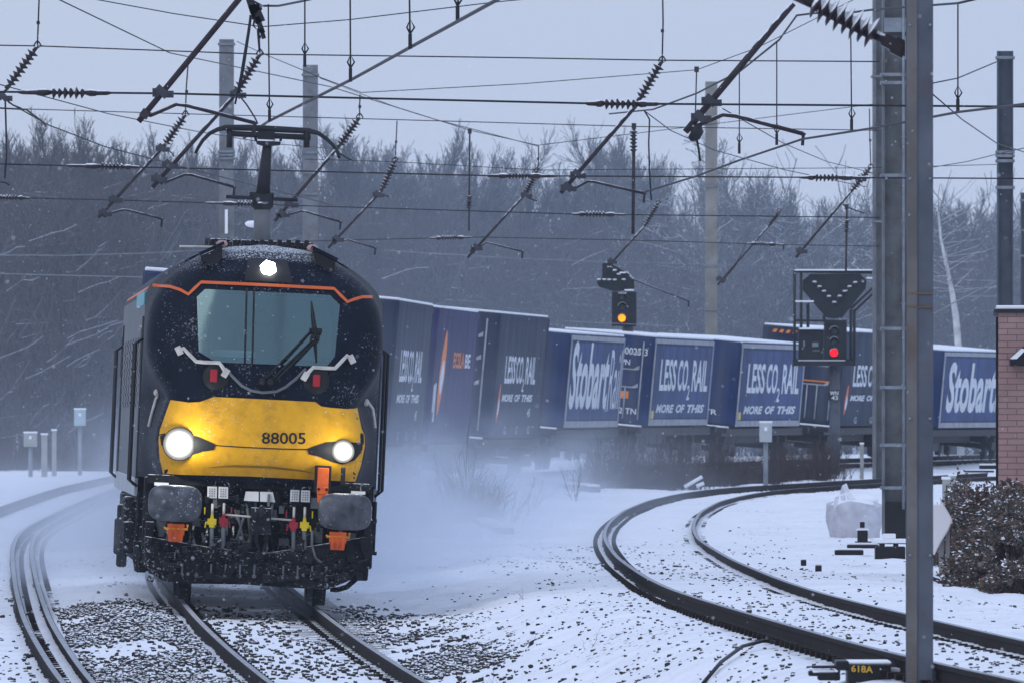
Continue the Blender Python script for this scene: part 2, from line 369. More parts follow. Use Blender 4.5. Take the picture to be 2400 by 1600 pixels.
def stone_field():
    N = 700000
    x = rng.uniform(-9, 13, N); d = 88 + 130 * rng.uniform(0, 1, N) ** 1.3
    r1 = x - X1(d); r0 = x - X0(d); r2 = x - X2(d)
    clump = fbm(x * .8, d * .22, 40)
    big = fbm(x * .3, d * .07, 50)
    den = np.full(N, .0035) + .03 * np.clip((clump - .56) * 6, 0, 1)
    sh = np.clip((147 - d) / 12, 0, 1)
    den += .5 * ((r1 < -.85) & (r0 > .12)) * np.clip((142 - d) / 8, 0, 1) * np.clip((clump - .38) * 6, .06, 1)
    den += .07 * (np.abs(r1) < .68) * sh * np.clip((clump - .35) * 5, .15, 1)
    den += .5 * np.exp(-((r1 - 1.45) / .55) ** 2) * sh * (r1 > .85) * np.clip((clump - .42) * 6, .05, 1)
    den += .02 * (r1 > .9) * (r1 < 4.5) * np.clip((128 - d) / 10, 0, 1)
    den += .05 * (r0 < -.4) * (r0 > -1.3) * np.clip((125 - d) / 8, 0, 1)
    den += .012 * ((r2 > .2) & (r2 < 1.3) | (r2 > -2.5) & (r2 < -.3)) * np.clip((clump - .45) * 6, 0, 1)
    den *= np.clip((220 - d) / 60, .15, 1)
    rail = (np.abs(np.abs(r1) - .75) < .12) | (np.abs(r0) < .12) | (np.abs(r2) < .12) | (np.abs(r2 - 1.5) < .12)
    den[rail] = 0
    k = rng.uniform(0, 1, N) < den
    x, d = x[k], d[k]; near = (x - X1(d) < 1.9) & (x - X1(d) > -2.8) & (d < 150); size = np.where(near, rng.uniform(.017, .038, len(x)), rng.uniform(.010, .026, len(x))) * (1 + .35 * (rng.uniform(0, 1, len(x)) > .97))
    o = scatter_stones("ballast", x, d, size, M_stone); struct(o, 'stuff')
    return len(x)
print("stones", stone_field())

# ------------------------------------------------------------ railway tracks
RAILP = [(-.055, -.15), (.055, -.15), (.055, -.143), (.012, -.118), (.012, -.045), (.036, -.035), (.036, -.004), (.028, 0), (-.028, 0), (-.036, -.004), (-.036, -.035), (-.012, -.045), (-.012, -.118), (-.055, -.143)]
def rail(name, pts, root, clips=0, snow_foot=True):
    pts = [Vector(p) for p in pts]; n = len(RAILP); mb = MB(); vs = []
    for i, p in enumerate(pts):
        t = (pts[min(i + 1, len(pts) - 1)] - pts[max(i - 1, 0)]); t.z = 0; t.normalize(); r = Vector((t.y, -t.x, 0))
        for (a, b) in RAILP: vs.append(p + r * a + Vector((0, 0, b)))
    fs = []; 
    for i in range(len(pts) - 1):
        for j in range(n):
            fs.append((i * n + j, i * n + (j + 1) % n, (i + 1) * n + (j + 1) % n, (i + 1) * n + j))
    mb.add(vs, fs)
    for k in range(len(fs)):
        if k % n == 7: mb.m[k] = 1
    if clips:                                   # the fastenings that hold the rail down, on both sides of its foot
        acc = 0
        for i in range(1, len(pts)):
            acc += (pts[i] - pts[i - 1]).length
            if acc > clips:
                acc -= clips; t = (pts[i] - pts[i - 1]).normalized(); r = Vector((t.y, -t.x, 0)); rot = Matrix((r, t, Vector((0, 0, 1)))).transposed()
                for sd in (-1, 1):
                    mb.box(pts[i] + r * (.15 * sd) + Vector((0, 0, -.125)), (.07, .13, .045), 0, rot)
    return mb.build(name, [M_rail, M_railtop], root, fix=False)
def track(label, ds, cx, cz, cant, gauge=1.505, rails=(-1, 1), check=None, sleepers=None, clips=.7):
    i0 = len(ds) // 4
    root = thing("railway_track", label, "railway track", (float(cx(ds[i0])), float(ds[i0]), float(cz(ds[i0])) - .16))
    for sd in rails:
        pts = []
        for d in ds:
            sl = float(cx(d + .5) - cx(d - .5)); nrm = Vector((1, -sl, 0)).normalized()
            p = Vector((float(cx(d)), float(d), float(cz(d)))) + nrm * (sd * gauge / 2); p.z -= sd * cant(d) / 2; pts.append(p)
        o = rail("rail", pts, None, clips); child_here(o, root)
        if check and sd == check[0]:
            q = []
            for d, p in zip(ds, pts):
                if check[2] < d < check[3]:
                    sl = float(cx(d + .5) - cx(d - .5)); q.append(p + Vector((1, -sl, 0)).normalized() * check[1] + Vector((0, 0, .01)))
            o = rail("check_rail", q, None, 0); child_here(o, root)
    if sleepers:
        d = sleepers[0]; k = 0
        while d < sleepers[1] and k < 98:
            sl = float(cx(d + .5) - cx(d - .5)); mb = MB(); a = math.atan(sl)
            mb.box((float(cx(d)), d, float(cz(d)) - .262), (2.5, .26, .2), 0, Matrix.Rotation(-a, 3, 'Z'), top=(.98, .8))
            o = mb.build("sleeper", M_conc, None); child_here(o, root); d += .68; k += 1
    return root
_d1 = np.concatenate([np.arange(70, 200, .35), np.arange(200, 430, 1.)])
track("snow-dusted track with the yellow-fronted engine standing over it", _d1, X1, Z1, lambda d: .068 if d < 200 else .12, sleepers=(96, 150))
_d2 = D2[(D2 > 69) & (D2 < 349)]
def c2x(d):
    sl = np.interp(d + .5, D2, X2A) - np.interp(d - .5, D2, X2A); return np.interp(d, D2, X2A) + .7525 / np.sqrt(1 + sl * sl)
track("empty single track sweeping round the bend on the right of the picture", _d2, c2x, Z2, lambda d: .03, clips=.7)
_d0 = D0[(D0 > 66) & (D0 < 420)]
track("curved track cut by the left edge of the picture, with a check rail", _d0, lambda d: X0(d) - .7525, Z0, lambda d: .05, check=(1, -.28, 60, 290))
# ------------------------------------------------------------ the locomotive
ML_navy = pbr("dark navy paint", (.0042, .0075, .016), .5, spec=.07, speck=.26, var=.4, scale=5, snow=-.03, snow_scale=55)
ML_side = pbr("grimy grey bodyside", (.05, .06, .07), .5, streak=.6, speck=.4, var=.4, scale=2.5, snow=.05)
ML_door = pbr("dark cab door", (.03, .036, .042), .45, var=.4, scale=4)
ML_yel = pbr("warning yellow", (.68, .335, .010), .42, speck=.25, var=.14, scale=3.2, rust=.22, bump=.06)
ML_org = pbr("orange lining", (.62, .12, .03), .45, var=.1)
ML_under = pbr("grimy underframe", (.014, .015, .018), .8, spec=.1, speck=.5, var=.6, scale=9, snow=.08, snow_scale=25)
ML_rail = pbr("pale grab rail", (.5, .47, .43), .5, var=.2, scale=10)
ML_red = pbr("red lens", (.35, .02, .03), .3, var=.1)
ML_redc = pbr("red cock", (.3, .02, .035), .5, var=.2)
ML_yelc = pbr("yellow cock", (.65, .48, .02), .5, var=.2)
ML_orc = pbr("orange coupling", (.75, .13, .025), .5, var=.25, scale=8)
ML_plate = pbr("white plate", (.7, .7, .7), .6, var=.12, scale=8)
ML_grey = pbr("grey hose", (.12, .13, .14), .6, var=.2)
ML_buf = pbr("greased buffer", (.085, .09, .1), .38, .5, speck=.5, var=.6, scale=5, snow=.02, snow_scale=20)
ML_teal = pbr("cab interior", (.2, .29, .3), .7, var=.1)
ML_teal2 = pbr("teal panel", (.1, .3, .34), .5)
ML_lamp = pbr("lit headlamp", (.06, .06, .06), .3, emit=(1, 1, .93), estr=32)
ML_refl = pbr("lit reflector", (.9, .9, .85), .3, emit=(1, 1, .86), estr=2.2)
def _lens(m):
    nt = m.node_tree; N = nt.nodes; L = nt.links; b = N["Principled BSDF"]; tc = N.new("ShaderNodeTexCoord"); mp = N.new("ShaderNodeMapping"); mp.inputs["Location"].default_value = (-1, 0, -1); mp.inputs["Scale"].default_value = (2, 0, 2)
    ln = N.new("ShaderNodeVectorMath"); ln.operation = 'LENGTH'; L.new(tc.outputs["Generated"], mp.inputs[0]); L.new(mp.outputs[0], ln.inputs[0])
    a = N.new("ShaderNodeMath"); a.operation = 'SUBTRACT'; a.use_clamp = True; a.inputs[0].default_value = 1; L.new(ln.outputs["Value"], a.inputs[1])
    p = N.new("ShaderNodeMath"); p.operation = 'POWER'; p.inputs[1].default_value = 2.6; L.new(a.outputs[0], p.inputs[0])
    k = N.new("ShaderNodeMath"); k.operation = 'MULTIPLY_ADD'; k.inputs[1].default_value = 26; k.inputs[2].default_value = .22; L.new(p.outputs[0], k.inputs[0]); L.new(k.outputs[0], b.inputs["Emission Strength"])
_lens(ML_lamp)                                              # bulb at the middle of a reflector
ML_lamp2 = pbr("lit top lamp", (1, 1, 1), .3, emit=(1, 1, .9), estr=14)
ML_glass = bpy.data.materials.new("windscreen glass"); ML_glass.use_nodes = True
def _glass(m):
    nt = m.node_tree; N = nt.nodes; L = nt.links; N.remove(N["Principled BSDF"]); out = N["Material Output"]
    g = N.new("ShaderNodeBsdfGlossy"); g.inputs[0].default_value = (.5, .74, .76, 1); g.inputs[1].default_value = .1
    t = N.new("ShaderNodeBsdfTransparent"); t.inputs[0].default_value = (.42, .56, .57, 1)
    mx = N.new("ShaderNodeMixShader"); mx.inputs[0].default_value = .2
    L.new(t.outputs[0], mx.inputs[1]); L.new(g.outputs[0], mx.inputs[2]); L.new(mx.outputs[0], out.inputs[0])
_glass(ML_glass)

LD = 136.0
L_LOC = Vector(((596 - 1200) / (28500 / LD), LD, CZ - (1415 - 960) / (28500 / LD)))
L_ROT = Matrix.Rotation(.046, 3, 'Z') @ Matrix.Rotation(.045, 3, 'Y')
ex, ey, ez = L_ROT.col[0], L_ROT.col[1], L_ROT.col[2]
def LP(p, y=0.):
    """local (l, y, z) of the point of the engine y metres behind its face that is seen at picture point p"""
    px, py = p; B = L_LOC + ey * y
    kx = (px - 1200) / 28500; ky = (960 - py) / 28500
    a = np.array([[kx * ex.y - ex.x, kx * ez.y - ez.x], [ky * ex.y - ex.z, ky * ez.y - ez.z]])
    b = np.array([B.x - kx * B.y, B.z - CZ - ky * B.y]); l, z = np.linalg.solve(a, b)
    return Vector((l, y, z))
q1 = Q(200, 540, 3.136); q2 = Q(200, 1000, 3.136); q5 = Q(420, 260, 4.612)
loco = thing("locomotive", "dark blue electric locomotive with a yellow nose, headlights lit and pantograph raised", "locomotive", L_LOC)
loco.rotation_euler = L_ROT.to_euler()

NZ = [1.36, 1.5, 1.65, 1.8, 2.0, 2.15, 2.24, 2.36, 2.48, 2.62, 2.75, 2.9, 3.05, 3.2, 3.35, 3.5, 3.6, 3.7, 3.8, 3.88, 3.95, 4.0, 4.03]
NW = [1.08, 1.13, 1.17, 1.185, 1.16, 1.11, 1.075, 1.13, 1.215, 1.285, 1.325, 1.337, 1.335, 1.32, 1.285, 1.215, 1.13, 1.025, .9, .775, .62, .44, .12]
def nose_w(z): return interp(z, NZ, NW)
def nose_y0(z):
    y = interp(z, [1.36, 1.48, 1.58, 1.75, 2.0, 2.2, 2.3, 2.6, 3.5, 3.7, 3.85, 3.95, 4.03], [.2, .1, .02, 0, .02, .05, .06, .1, .34, .45, .62, .85, 1.25])
    return y
def nose_y(l, z):
    t = min(abs(l) / nose_w(z), .9995); n = 3.2
    return nose_y0(z) + (.75 if z > 2.25 else .5) * (1 - (1 - t ** n) ** (1 / n))
BZ = [1.2, 3.42, 3.55, 3.66, 3.76, 3.85, 3.92, 3.98, 4.02]
BW = [1.345, 1.345, 1.28, 1.18, 1.05, .9, .74, .5, .15]
def body_w(z): return interp(z, BZ, BW)
mb = MB(); zs = [lerp(NZ[i], NZ[i + 1], k / 3) for i in range(len(NZ) - 1) for k in range(3)] + [NZ[-1]]
ts = [math.sin(math.pi / 2 * k / 16) for k in range(-16, 17)]; nt_ = len(ts); vs = []
for z in zs:
    w = nose_w(z); row = [(t * w, nose_y(t * w, z), z) for t in ts]
    bw = max(body_w(z), w * .98) if z < 3.4 else body_w(z)
    row = [(-bw, 1.7, z), (-lerp(w, bw, .5), 1.25, z)] + row + [(lerp(w, bw, .5), 1.25, z), (bw, 1.7, z)]
    vs += row
k = nt_ + 4
mb.add(vs, [(i * k + j, i * k + j + 1, (i + 1) * k + j + 1, (i + 1) * k + j) for i in range(len(zs) - 1) for j in range(k - 1)], 0, True)
bm = bmesh.new()
for v in mb.v: bm.verts.new(v)
bm.verts.ensure_lookup_table()
ws_poly = [LP(q1(*p), .3) for p in [(820, 488), (880, 432), (1800, 475), (1872, 550), (1832, 925), (1770, 1000), (960, 968), (832, 890)]]
ws2 = [(p.x, p.z) for p in ws_poly]
def inside(p, poly):
    c = False; j = len(poly) - 1
    for i in range(len(poly)):
        if (poly[i][1] > p[1]) != (poly[j][1] > p[1]) and p[0] < (poly[j][0] - poly[i][0]) * (p[1] - poly[i][1]) / (poly[j][1] - poly[i][1]) + poly[i][0]: c = not c
        j = i
    return c
for f in mb.f:
    cxx = sum(mb.v[i][0] for i in f) / 4; czz = sum(mb.v[i][2] for i in f) / 4
    if not inside((cxx * 1.12, (czz - 3.08) * 1.14 + 3.08), ws2):          # leave the hole for the windscreen
        try: bm.faces.new([bm.verts[i] for i in f]).smooth = True
        except ValueError: pass
me = bpy.data.meshes.new("cab_shell"); bm.to_mesh(me); bm.free(); me.materials.append(ML_navy)
cab = bpy.data.objects.new("cab_shell", me); C.objects.link(cab); cab.parent = loco

def conform(poly, off, name, mat, parent=loco, cell=.07, surf=nose_y, holes=()):
    """a thin panel with outline poly (l, z) that follows the nose"""
    b = bmesh.new(); f = b.faces.new([b.verts.new((p[0], 0, p[1])) for p in poly])
    xs = [p[0] for p in poly]; zz = [p[1] for p in poly]
    for a0, a1, n in ((min(xs), max(xs), (1, 0, 0)), (min(zz), max(zz), (0, 0, 1))):
        c = a0 + cell
        while c < a1:
            bmesh.ops.bisect_plane(b, geom=b.verts[:] + b.edges[:] + b.faces[:], plane_co=Vector(n) * c, plane_no=n, dist=1e-5); c += cell
    bmesh.ops.triangulate(b, faces=b.faces[:])
    for v in b.verts: v.co.y = surf(v.co.x, v.co.z) - off
    for f in b.faces: f.smooth = True
    bmesh.ops.recalc_face_normals(b, faces=b.faces)
    if sum(f.normal.y for f in b.faces) > 0: bmesh.ops.reverse_faces(b, faces=b.faces[:])
    m_ = bpy.data.meshes.new(name); b.to_mesh(m_); b.free(); m_.materials.append(mat)
    o = bpy.data.objects.new(name, m_); C.objects.link(o); o.parent = parent; return o
def lz(q, pts, y=.2): return [(p.x, p.z) for p in (LP(q(*t), y) for t in pts)]
def ribbon(pts, w):
    """outline of a strip of width w along (l, z) points"""
    up = []; dn = []
    for i, p in enumerate(pts):
        a = Vector(pts[max(i - 1, 0)]); c = Vector(pts[min(i + 1, len(pts) - 1)]); t = (c - a).normalized(); n = Vector((-t.y, t.x)) * w / 2
        up.append(tuple(Vector(p) + n)); dn.append(tuple(Vector(p) - n))
    return up + dn[::-1]
# yellow panel
yp = lz(q1, [(628, 1243), (760, 1262), (840, 1258), (890, 1240), (945, 1221), (1300, 1238), (1690, 1258), (1735, 1290), (1800, 1300), (1930, 1310), (1995, 1305), (2005, 1298)], .06)
yb = lz(q2, [(2035, 10), (2058, 60), (2060, 140), (2030, 290), (1992, 402), (1700, 388), (1200, 362), (700, 350), (575, 342), (548, 230), (540, 100), (550, 20)], .06)
conform(yp + yb, .012, "yellow_nose_panel", ML_yel)
# black window surround, windscreen, lining
org = lz(q1, [(500, 398), (560, 405), (625, 412), (700, 437), (757, 470), (803, 425), (852, 380), (1340, 402), (1830, 428), (1878, 478), (1927, 525), (1980, 505), (2040, 488), (2120, 487)], .4)
conform(ribbon(org, .034), .02, "orange_lining", ML_org, cell=.05)
sur = [(p[0] * 1.06, (p[1] - 3.08) * 1.09 + 3.08) for p in ws2]
g = conform(ws2, .012, "windscreen", ML_glass, cell=.12)
# cab interior seen through the glass
def inner(poly, y, name, mat): 
    m = MB(); m.add([(p[0], y, p[1]) for p in poly], [tuple(range(len(poly)))]); return m.build(name, mat, loco)
m = MB(); m.box((0, 1.66, 3.0), (2.0, .03, 1.2)); m.box((.0, 1.1, 2.42), (2.0, 1.1, .03)); m.box((0, 1.2, 3.58), (1.6, .9, .03))
for s_ in (-1, 1): m.box((1.0 * s_, 1.15, 3.0), (.03, 1.0, 1.15))
m.build("cab_interior", ML_teal, loco)
m = MB(); m.box((.0, .62, 2.56), (2.0, .5, .28)); m.box((-.35, .7, 2.76), (.5, .25, .14)); m.build("driver_desk", pbr("desk", (.3, .36, .38), .6), loco, .03)
m = MB(); m.box((-.08, 1.4, 2.75), (.5, .14, .75)); m.box((-.08, 1.4, 3.2), (.26, .12, .22)); m.build("driver_seat", ML_door, loco, .05)
m = MB()
for u in (1182, 1237):
    a = LP(q1(u + 4, 425), .34); b = LP(q1(u - 12, 985), .2)
    pts = []
    for t in np.linspace(0, 1, 7):
        p = a.lerp(b, t); p.y = nose_y(p.x, p.z) - .03; pts.append(p)
    m.tube(pts, .011, 6)
m.build("windscreen_bar", M_black, loco)
# number
co, fs = text2d("88005", .49, .128, bold=.012); lc = LP(q2(1296, 122), .03); r_ = (LP(q2(1616, 125), .03) - lc); r_.y = 0; r_.normalize(); u_ = Vector((-r_.z, 0, r_.x))
m = MB(); vs = []
for c_ in co:
    p = lc + r_ * c_[0] + u_ * c_[1]; vs.append((p.x, nose_y(p.x, p.z) - .018, p.z))
m.add(vs, fs); m.build("running_number", M_black, loco)
# headlights: black almond housings with a lit lens, a dark seam between
hl = [(.515, 1.765), (.60, 1.80), (.72, 1.845), (.9, 1.865), (1.08, 1.855), (1.135, 1.83), (1.12, 1.74), (1.05, 1.655), (.92, 1.605), (.80, 1.63), (.66, 1.68), (.53, 1.705)]
for sd in (-1, 1):
    h = conform([(p[0] * sd, p[1]) for p in hl], .022, "headlight", M_black, cell=.05)
    hk = 1.05 if sd < 0 else .74
    m = MB(); c_ = Vector((.917 * sd, nose_y(.917 * sd, 1.752) - .03, 1.752)); d_ = Vector((0, -.05, 0))
    m.lathe(c_, c_ + d_, [(0, .175 * hk), (.5, .17 * hk), (.8, .13 * hk), (1, .04)], 32); m.build("lens", ML_lamp, h)
    m = MB(); m.lathe(c_ + Vector((0, .01, 0)), c_ + d_ * .3, [(0, .18 * hk), (1, .18 * hk), (1, .172 * hk), (.4, .172 * hk)], 32); m.build("bezel", M_black, h)
    pl = bpy.data.lights.new("headlight_beam", 'POINT'); pl.energy = 18 if sd < 0 else 8; pl.color = (1, 1, .88); pl.shadow_soft_size = .1
    po = bpy.data.objects.new("headlight_beam", pl); C.objects.link(po); po.parent = h; po.location = c_ + Vector((0, -.26, 0))
conform(ribbon([(-.52, 1.755), (-.2, 1.748), (.2, 1.748), (.52, 1.755)], .012), .02, "panel_seam", M_black, cell=.1)
conform(ribbon([(-1.15, 1.84), (-1.08, 1.86)], .014), .02, "panel_seam", M_black, cell=.1); conform(ribbon([(1.08, 1.86), (1.15, 1.84)], .014), .02, "panel_seam", M_black, cell=.1)
shade_poly = [(-.62, 1.50), (-.3, 1.545), (.1, 1.55), (.45, 1.525), (.62, 1.49), (.45, 1.505), (.1, 1.525), (-.3, 1.52)]
conform(shade_poly, .02, "chin_shade", pbr("painted chin shade", (.3, .15, .01), .6), cell=.1)  # darker yellow sliver paints the shadow of the chin recess
# top lamp behind a dark glass panel
tp = conform(lz(q1, [(1195, 205), (1480, 215), (1522, 388), (1168, 372)], .6), .014, "lamp_panel", M_black)
c_ = LP(q1(1345, 282), .5); c_.y = nose_y(c_.x, c_.z - .09) + .01
m = MB(); m.lathe(c_ + Vector((0, .12, 0)), c_ + Vector((0, -.05, 0)), [(0, .098), (.6, .095), (1, .06)], 6, smooth=False); h_ = m.build("top_lamp", ML_lamp2, loco)
# roof vents: scoops either side of the dome
for sd, pts in ((-1, [(848, 190), (1005, 118), (1003, 205), (965, 255), (905, 250), (850, 222)]), (1, [(1672, 150), (1838, 232), (1828, 290), (1760, 290), (1690, 235)])):
    pl = [LP(q1(*p), .75) for p in pts]
    m = MB(); m.prism([(p.x, p.z) for p in pl], (0, .62, 0), (1, 0, 0), (0, 0, 1), (0, .5, 0)); v_ = m.build("roof_vent", M_black, loco)
    a, b = pl[0], pl[1]; m = MB(); m.box(((a.x + b.x) / 2, .8, (a.z + b.z) / 2 + .03), ((b - a).length * 1.15, .5, .035), 0, Matrix.Rotation(-math.atan2(b.z - a.z, b.x - a.x), 3, 'Y'))
    m.build("vent_lid", ML_navy, v_)
    e_ = pl[1] if sd < 0 else pl[0]
    m = MB(); m.ball((e_.x, .9, e_.z + .03), .055, 0, 10, (1.2, 1.5, .8)); m.build("lifting_eye_cover", pbr("pinkish primer", (.4, .26, .23), .6), v_)
# body
mb = MB(); vs = []; ring = [(-1.345, 1.15)] + [(-w, z) for z, w in zip(BZ[1:], BW[1:])] + [(w, z) for z, w in zip(BZ[::-1][:-1], BW[::-1][:-1])] + [(1.345, 1.15)]
ysec = [1.7, 3, 6, 10, 14, 17, 18.8, 19.6, 20.3]
for y in ysec:
    sc = 1 if y < 19 else (.97 if y < 20 else .86)
    vs += [(x * sc, y, (z - 1.15) * (1 if y < 19 else .985 if y < 20 else .93) + 1.15) for x, z in ring]
k = len(ring)
mb.add(vs, [(i * k + j, i * k + (j + 1) % k, (i + 1) * k + (j + 1) % k, (i + 1) * k + j) for i in range(len(ysec) - 1) for j in range(k)] + [tuple(range((len(ysec) - 1) * k, len(ysec) * k))], 0)
for i, f in enumerate(mb.f):
    zc = sum(mb.v[j][2] for j in f) / len(f)
    if zc > 3.45: mb.m[i] = 1
mb.build("body", [ML_side, ML_navy], loco)
m = MB()
m.box((0, 10.9, 4.05), (.9, 11, .1)); m.box((0, 16.5, 4.08), (.8, 3.0, .12)); m.box((0, 4.4, 4.06), (1.2, 1.0, .12))
for y in (8.2, 10, 12, 14): m.box((0, y, 4.09), (.8, .9, .08))
m.build("roof_equipment", ML_under, loco, .02)
m = MB()                                   # the row of black louvres along the front of the roof
for i in range(9):
    u = 1075 + i * 66; p = LP(q1(u + 22, 97 + abs(i - 4) * 1.2), 1.6); m.box((p.x, 1.6, p.z), (.052, .3, .085), 0)
m.box((LP(q1(1340, 108), 1.6).x, 1.75, LP(q1(1340, 104), 1.6).z - .03), (.62 * 1.0, .5, .06))
m.build("roof_grille", M_black, loco, .01)
# cab doors, grab rails, body stripes on both sides
for sd in (-1, 1):
    for y0 in (2.15, 17.9):
        m = MB(); m.box((sd * 1.352, y0, 2.2), (.03, .72, 1.95)); d_ = m.build("cab_door", ML_door, loco, .012)
        m = MB(); m.box((sd * 1.366, y0, 2.78), (.012, .46, .5)); m.build("door_window", M_black, d_)
        for k_ in (-.52, .52):
            m = MB(); x0 = sd * 1.345; x1 = sd * 1.43
            m.tube([(x0, y0 + k_, 2.92), (x1, y0 + k_, 2.86), (x1, y0 + k_, 1.32), (x0, y0 + k_, 1.25)], .018, 8); m.build("handrail", M_black, loco)
    for y in (3.2, 5.2, 7.2, 9.2, 11.2, 13.2, 15.2):
        m = MB(); m.box((sd * 1.35, y, 2.55), (.025, 1.5, .8))
        for z in np.arange(2.2, 2.95, .1): m.box((sd * 1.362, y, z), (.02, 1.4, .03))
        m.build("side_grille", ML_door, loco)
    m = MB(); m.box((sd * 1.353, 10.2, 1.24), (.035, 17., .2)); m.build("sole_bar", pbr("pale sole bar", (.3, .33, .36), .5, var=.3, scale=3, snow=.1), loco)
    m = MB(); m.box((sd * 1.30, 10.6, 3.5), (.02, 16.5, .035), 0, Matrix.Rotation(-sd * .45, 3, 'Y')); m.build("roof_lining", ML_org, loco)
    if sd < 0: m = MB(); m.box((sd * 1.34, 4.5, 3.38), (.04, 5.5, .16)); m.build("cab_corner_panel", ML_teal2, loco, .01)
# small side mirrors' rails on the nose flanks
for sd, pts in ((-1, [(530, 1190), (560, 1185), (520, 1235), (490, 1340), (465, 1440)]), (1, [(2060, 1262), (2085, 1270), (2112, 1310), (2125, 1400), (2130, 1450)])):
    m = MB(); m.tube([LP(q1(*p), 1.0) for p in pts], .018, 8); m.ball(LP(q1(*pts[0]), 1.0), .045); m.build("flank_grab_rail", ML_rail, loco)
# grab rails under the windscreen
for pts in ([(690, 882), (722, 865), (760, 905), (815, 962), (880, 968), (985, 972), (1010, 1005), (1030, 1045)], [(1960, 945), (1925, 918), (1890, 955), (1835, 1012), (1760, 1010), (1675, 1005), (1645, 1035), (1615, 1070)]):
    m = MB(); q_ = []
    for p in pts:
        v_ = LP(q1(*p), .1); v_.y = nose_y(v_.x, v_.z) - .07; q_.append(v_)
    m.tube(q_, .022, 8)
    for e in (0, -1): m.box(q_[e] + Vector((0, .03, 0)), (.07, .09, .1), 0, Matrix.Rotation(.5 * (1 if e else -1), 3, 'Y'))
    m.build("grab_rail", ML_rail, loco, .008)
m = MB(); q_ = []
for p in [(1030, 1010), (1080, 1070), (1150, 1140), (1220, 1175), (1300, 1190), (1400, 1183), (1470, 1150), (1550, 1085), (1620, 1015)]:
    v_ = LP(q1(*p), .1); v_.y = nose_y(v_.x, v_.z) - .05; q_.append(v_)
m.tube(q_, .016, 8); m.build("washer_hose", ML_grey, loco)
for (u0, v0, u1, v1, cu, cv) in ((915, 1020, 972, 1110, 960, 1075), (1670, 1060, 1727, 1145, 1695, 1105)):
    a = LP(q1(u0, v1), .1); b = LP(q1(u1, v0), .1); c_ = (a + b) / 2; yy = nose_y(c_.x, c_.z)
    m = MB(); k_ = LP(q1(cu, cv), .1); m.lathe((k_.x, yy + .05, k_.z), (k_.x, yy - .03, k_.z), [(0, .15), (.8, .15), (1, .135)], 20); t_ = m.build("tail_lamp", M_black, loco)
    m = MB(); m.box((c_.x, yy - .05, c_.z), (abs(b.x - a.x), .05, abs(b.z - a.z))); m.build("lens", ML_red, t_, .012)
# wipers
m = MB()
def on(p, off): v_ = LP(q1(*p), .15); v_.y = nose_y(v_.x, v_.z) - off; return v_
for a, b in (((1300, 1108), (1668, 728)), ((1352, 1108), (1695, 782)), ((1385, 1112), (1700, 800))):
    m.tube([on((lerp(a[0], b[0], t), lerp(a[1], b[1], t)), .06 + .03 * math.sin(3 * t)) for t in np.linspace(0, 1, 8)], .012, 6)
for p in ((1300, 1108), (1360, 1112)): m.ball(on(p, .05), .045)
wp = m.build("wiper", M_black, loco)
m = MB(); m.tube([on(p, .035) for p in ((1665, 522), (1675, 620), (1688, 735), (1692, 850), (1700, 970))], [.008, .02, .028, .018, .006], 6); m.box(on((1695, 735), .05), (.14, .05, .05)); m.box(on((1690, 790), .05), (.1, .05, .05)); m.build("wiper_blade", M_black, wp)
# buffer beam, plough and everything between
m = MB(); m.prism([(-1.28, 1.37), (-1.28, .55), (-1.05, .3), (1.05, .3), (1.28, .55), (1.28, 1.37)], (0, .5, 0), (1, 0, 0), (0, 0, 1), (0, .35, 0)); m.box((0, .42, 1.345), (2.5, .25, .11)); m.build("buffer_beam", ML_under, loco, .02)
pl = [LP(q2(*p), .0) for p in [(440, 800), (440, 1000), (480, 1070), (575, 1130), (740, 1150), (1170, 1156), (1380, 1172), (1780, 1195), (1960, 1120), (2040, 1010), (2095, 1050), (2105, 800), (1500, 900), (1300, 930), (900, 880)]]
m = MB(); m.prism([(p.x, p.z) for p in pl], (0, .02, 0), (1, 0, 0), (0, 0, 1), (0, .25, 0)); 
m.box((LP(q2(2080, 860)).x, .25, LP(q2(2080, 860)).z), (.1, .5, .55)); m.box((-1.2, .4, .62), (.1, .5, .5))
pw = m.build("snow_plough", ML_under, loco, .015)
for i in range(11):
    m = MB(); u = 710 + i * 106; p = LP(q2(u, 1085 + i * 2.3)); m.lathe((p.x, .03, p.z), (p.x, -.025, p.z), [(0, .028), (1, .024)], 6); m.box((p.x, -.005, p.z + .07), (.02, .03, .12)); m.build("bolt", ML_grey, pw)
m = MB(); r4 = random.Random(8)
for i in range(130):
    u = r4.uniform(480, 2050); v = r4.uniform(830, 1120); p = LP(q2(u, v)); m.box((p.x, r4.uniform(-.04, .03), p.z), (r4.uniform(.02, .12), .08, r4.uniform(.02, .1)), 0, Matrix.Rotation(r4.uniform(-.3, .3), 3, 'Y'))
m.build("plough_bracket", ML_under, pw)
m = MB(); r2 = random.Random(3)                      # the clutter of pipes, brackets and boxes under the nose
for i in range(150):
    l = r2.uniform(-1.15, 1.15); z = r2.uniform(.42, 1.28); m.box((l, r2.uniform(.3, .5), z), (r2.uniform(.02, .12), r2.uniform(.05, .2), r2.uniform(.03, .2)), r2.choice((0, 0, 0, 1)))
for i in range(16):
    l = r2.uniform(-1.0, 1.0); z = r2.uniform(.75, 1.2); dx = r2.uniform(-.15, .15)
    m.tube([(l, .4, z), (l + dx * .5, .15, z - .15), (l + dx, .2, z - .38), (l + dx * 1.2, .4, z - .45)], .018, 6, r2.choice((0, 1)))
m.build("pipework", [ML_under, ML_grey], loco)
m = MB(); m.box((0.03, .1, .93), (.22, .5, .3)); m.tube([(.03, .0, 1.05), (.03, -.22, 1.08), (.03, -.3, .98), (.03, -.22, .9)], .035, 8); m.tube([(.0, -.1, 1.0), (-.02, -.15, .72), (.05, -.13, .55), (.1, -.1, .72), (.08, -.1, .95)], .022, 8)
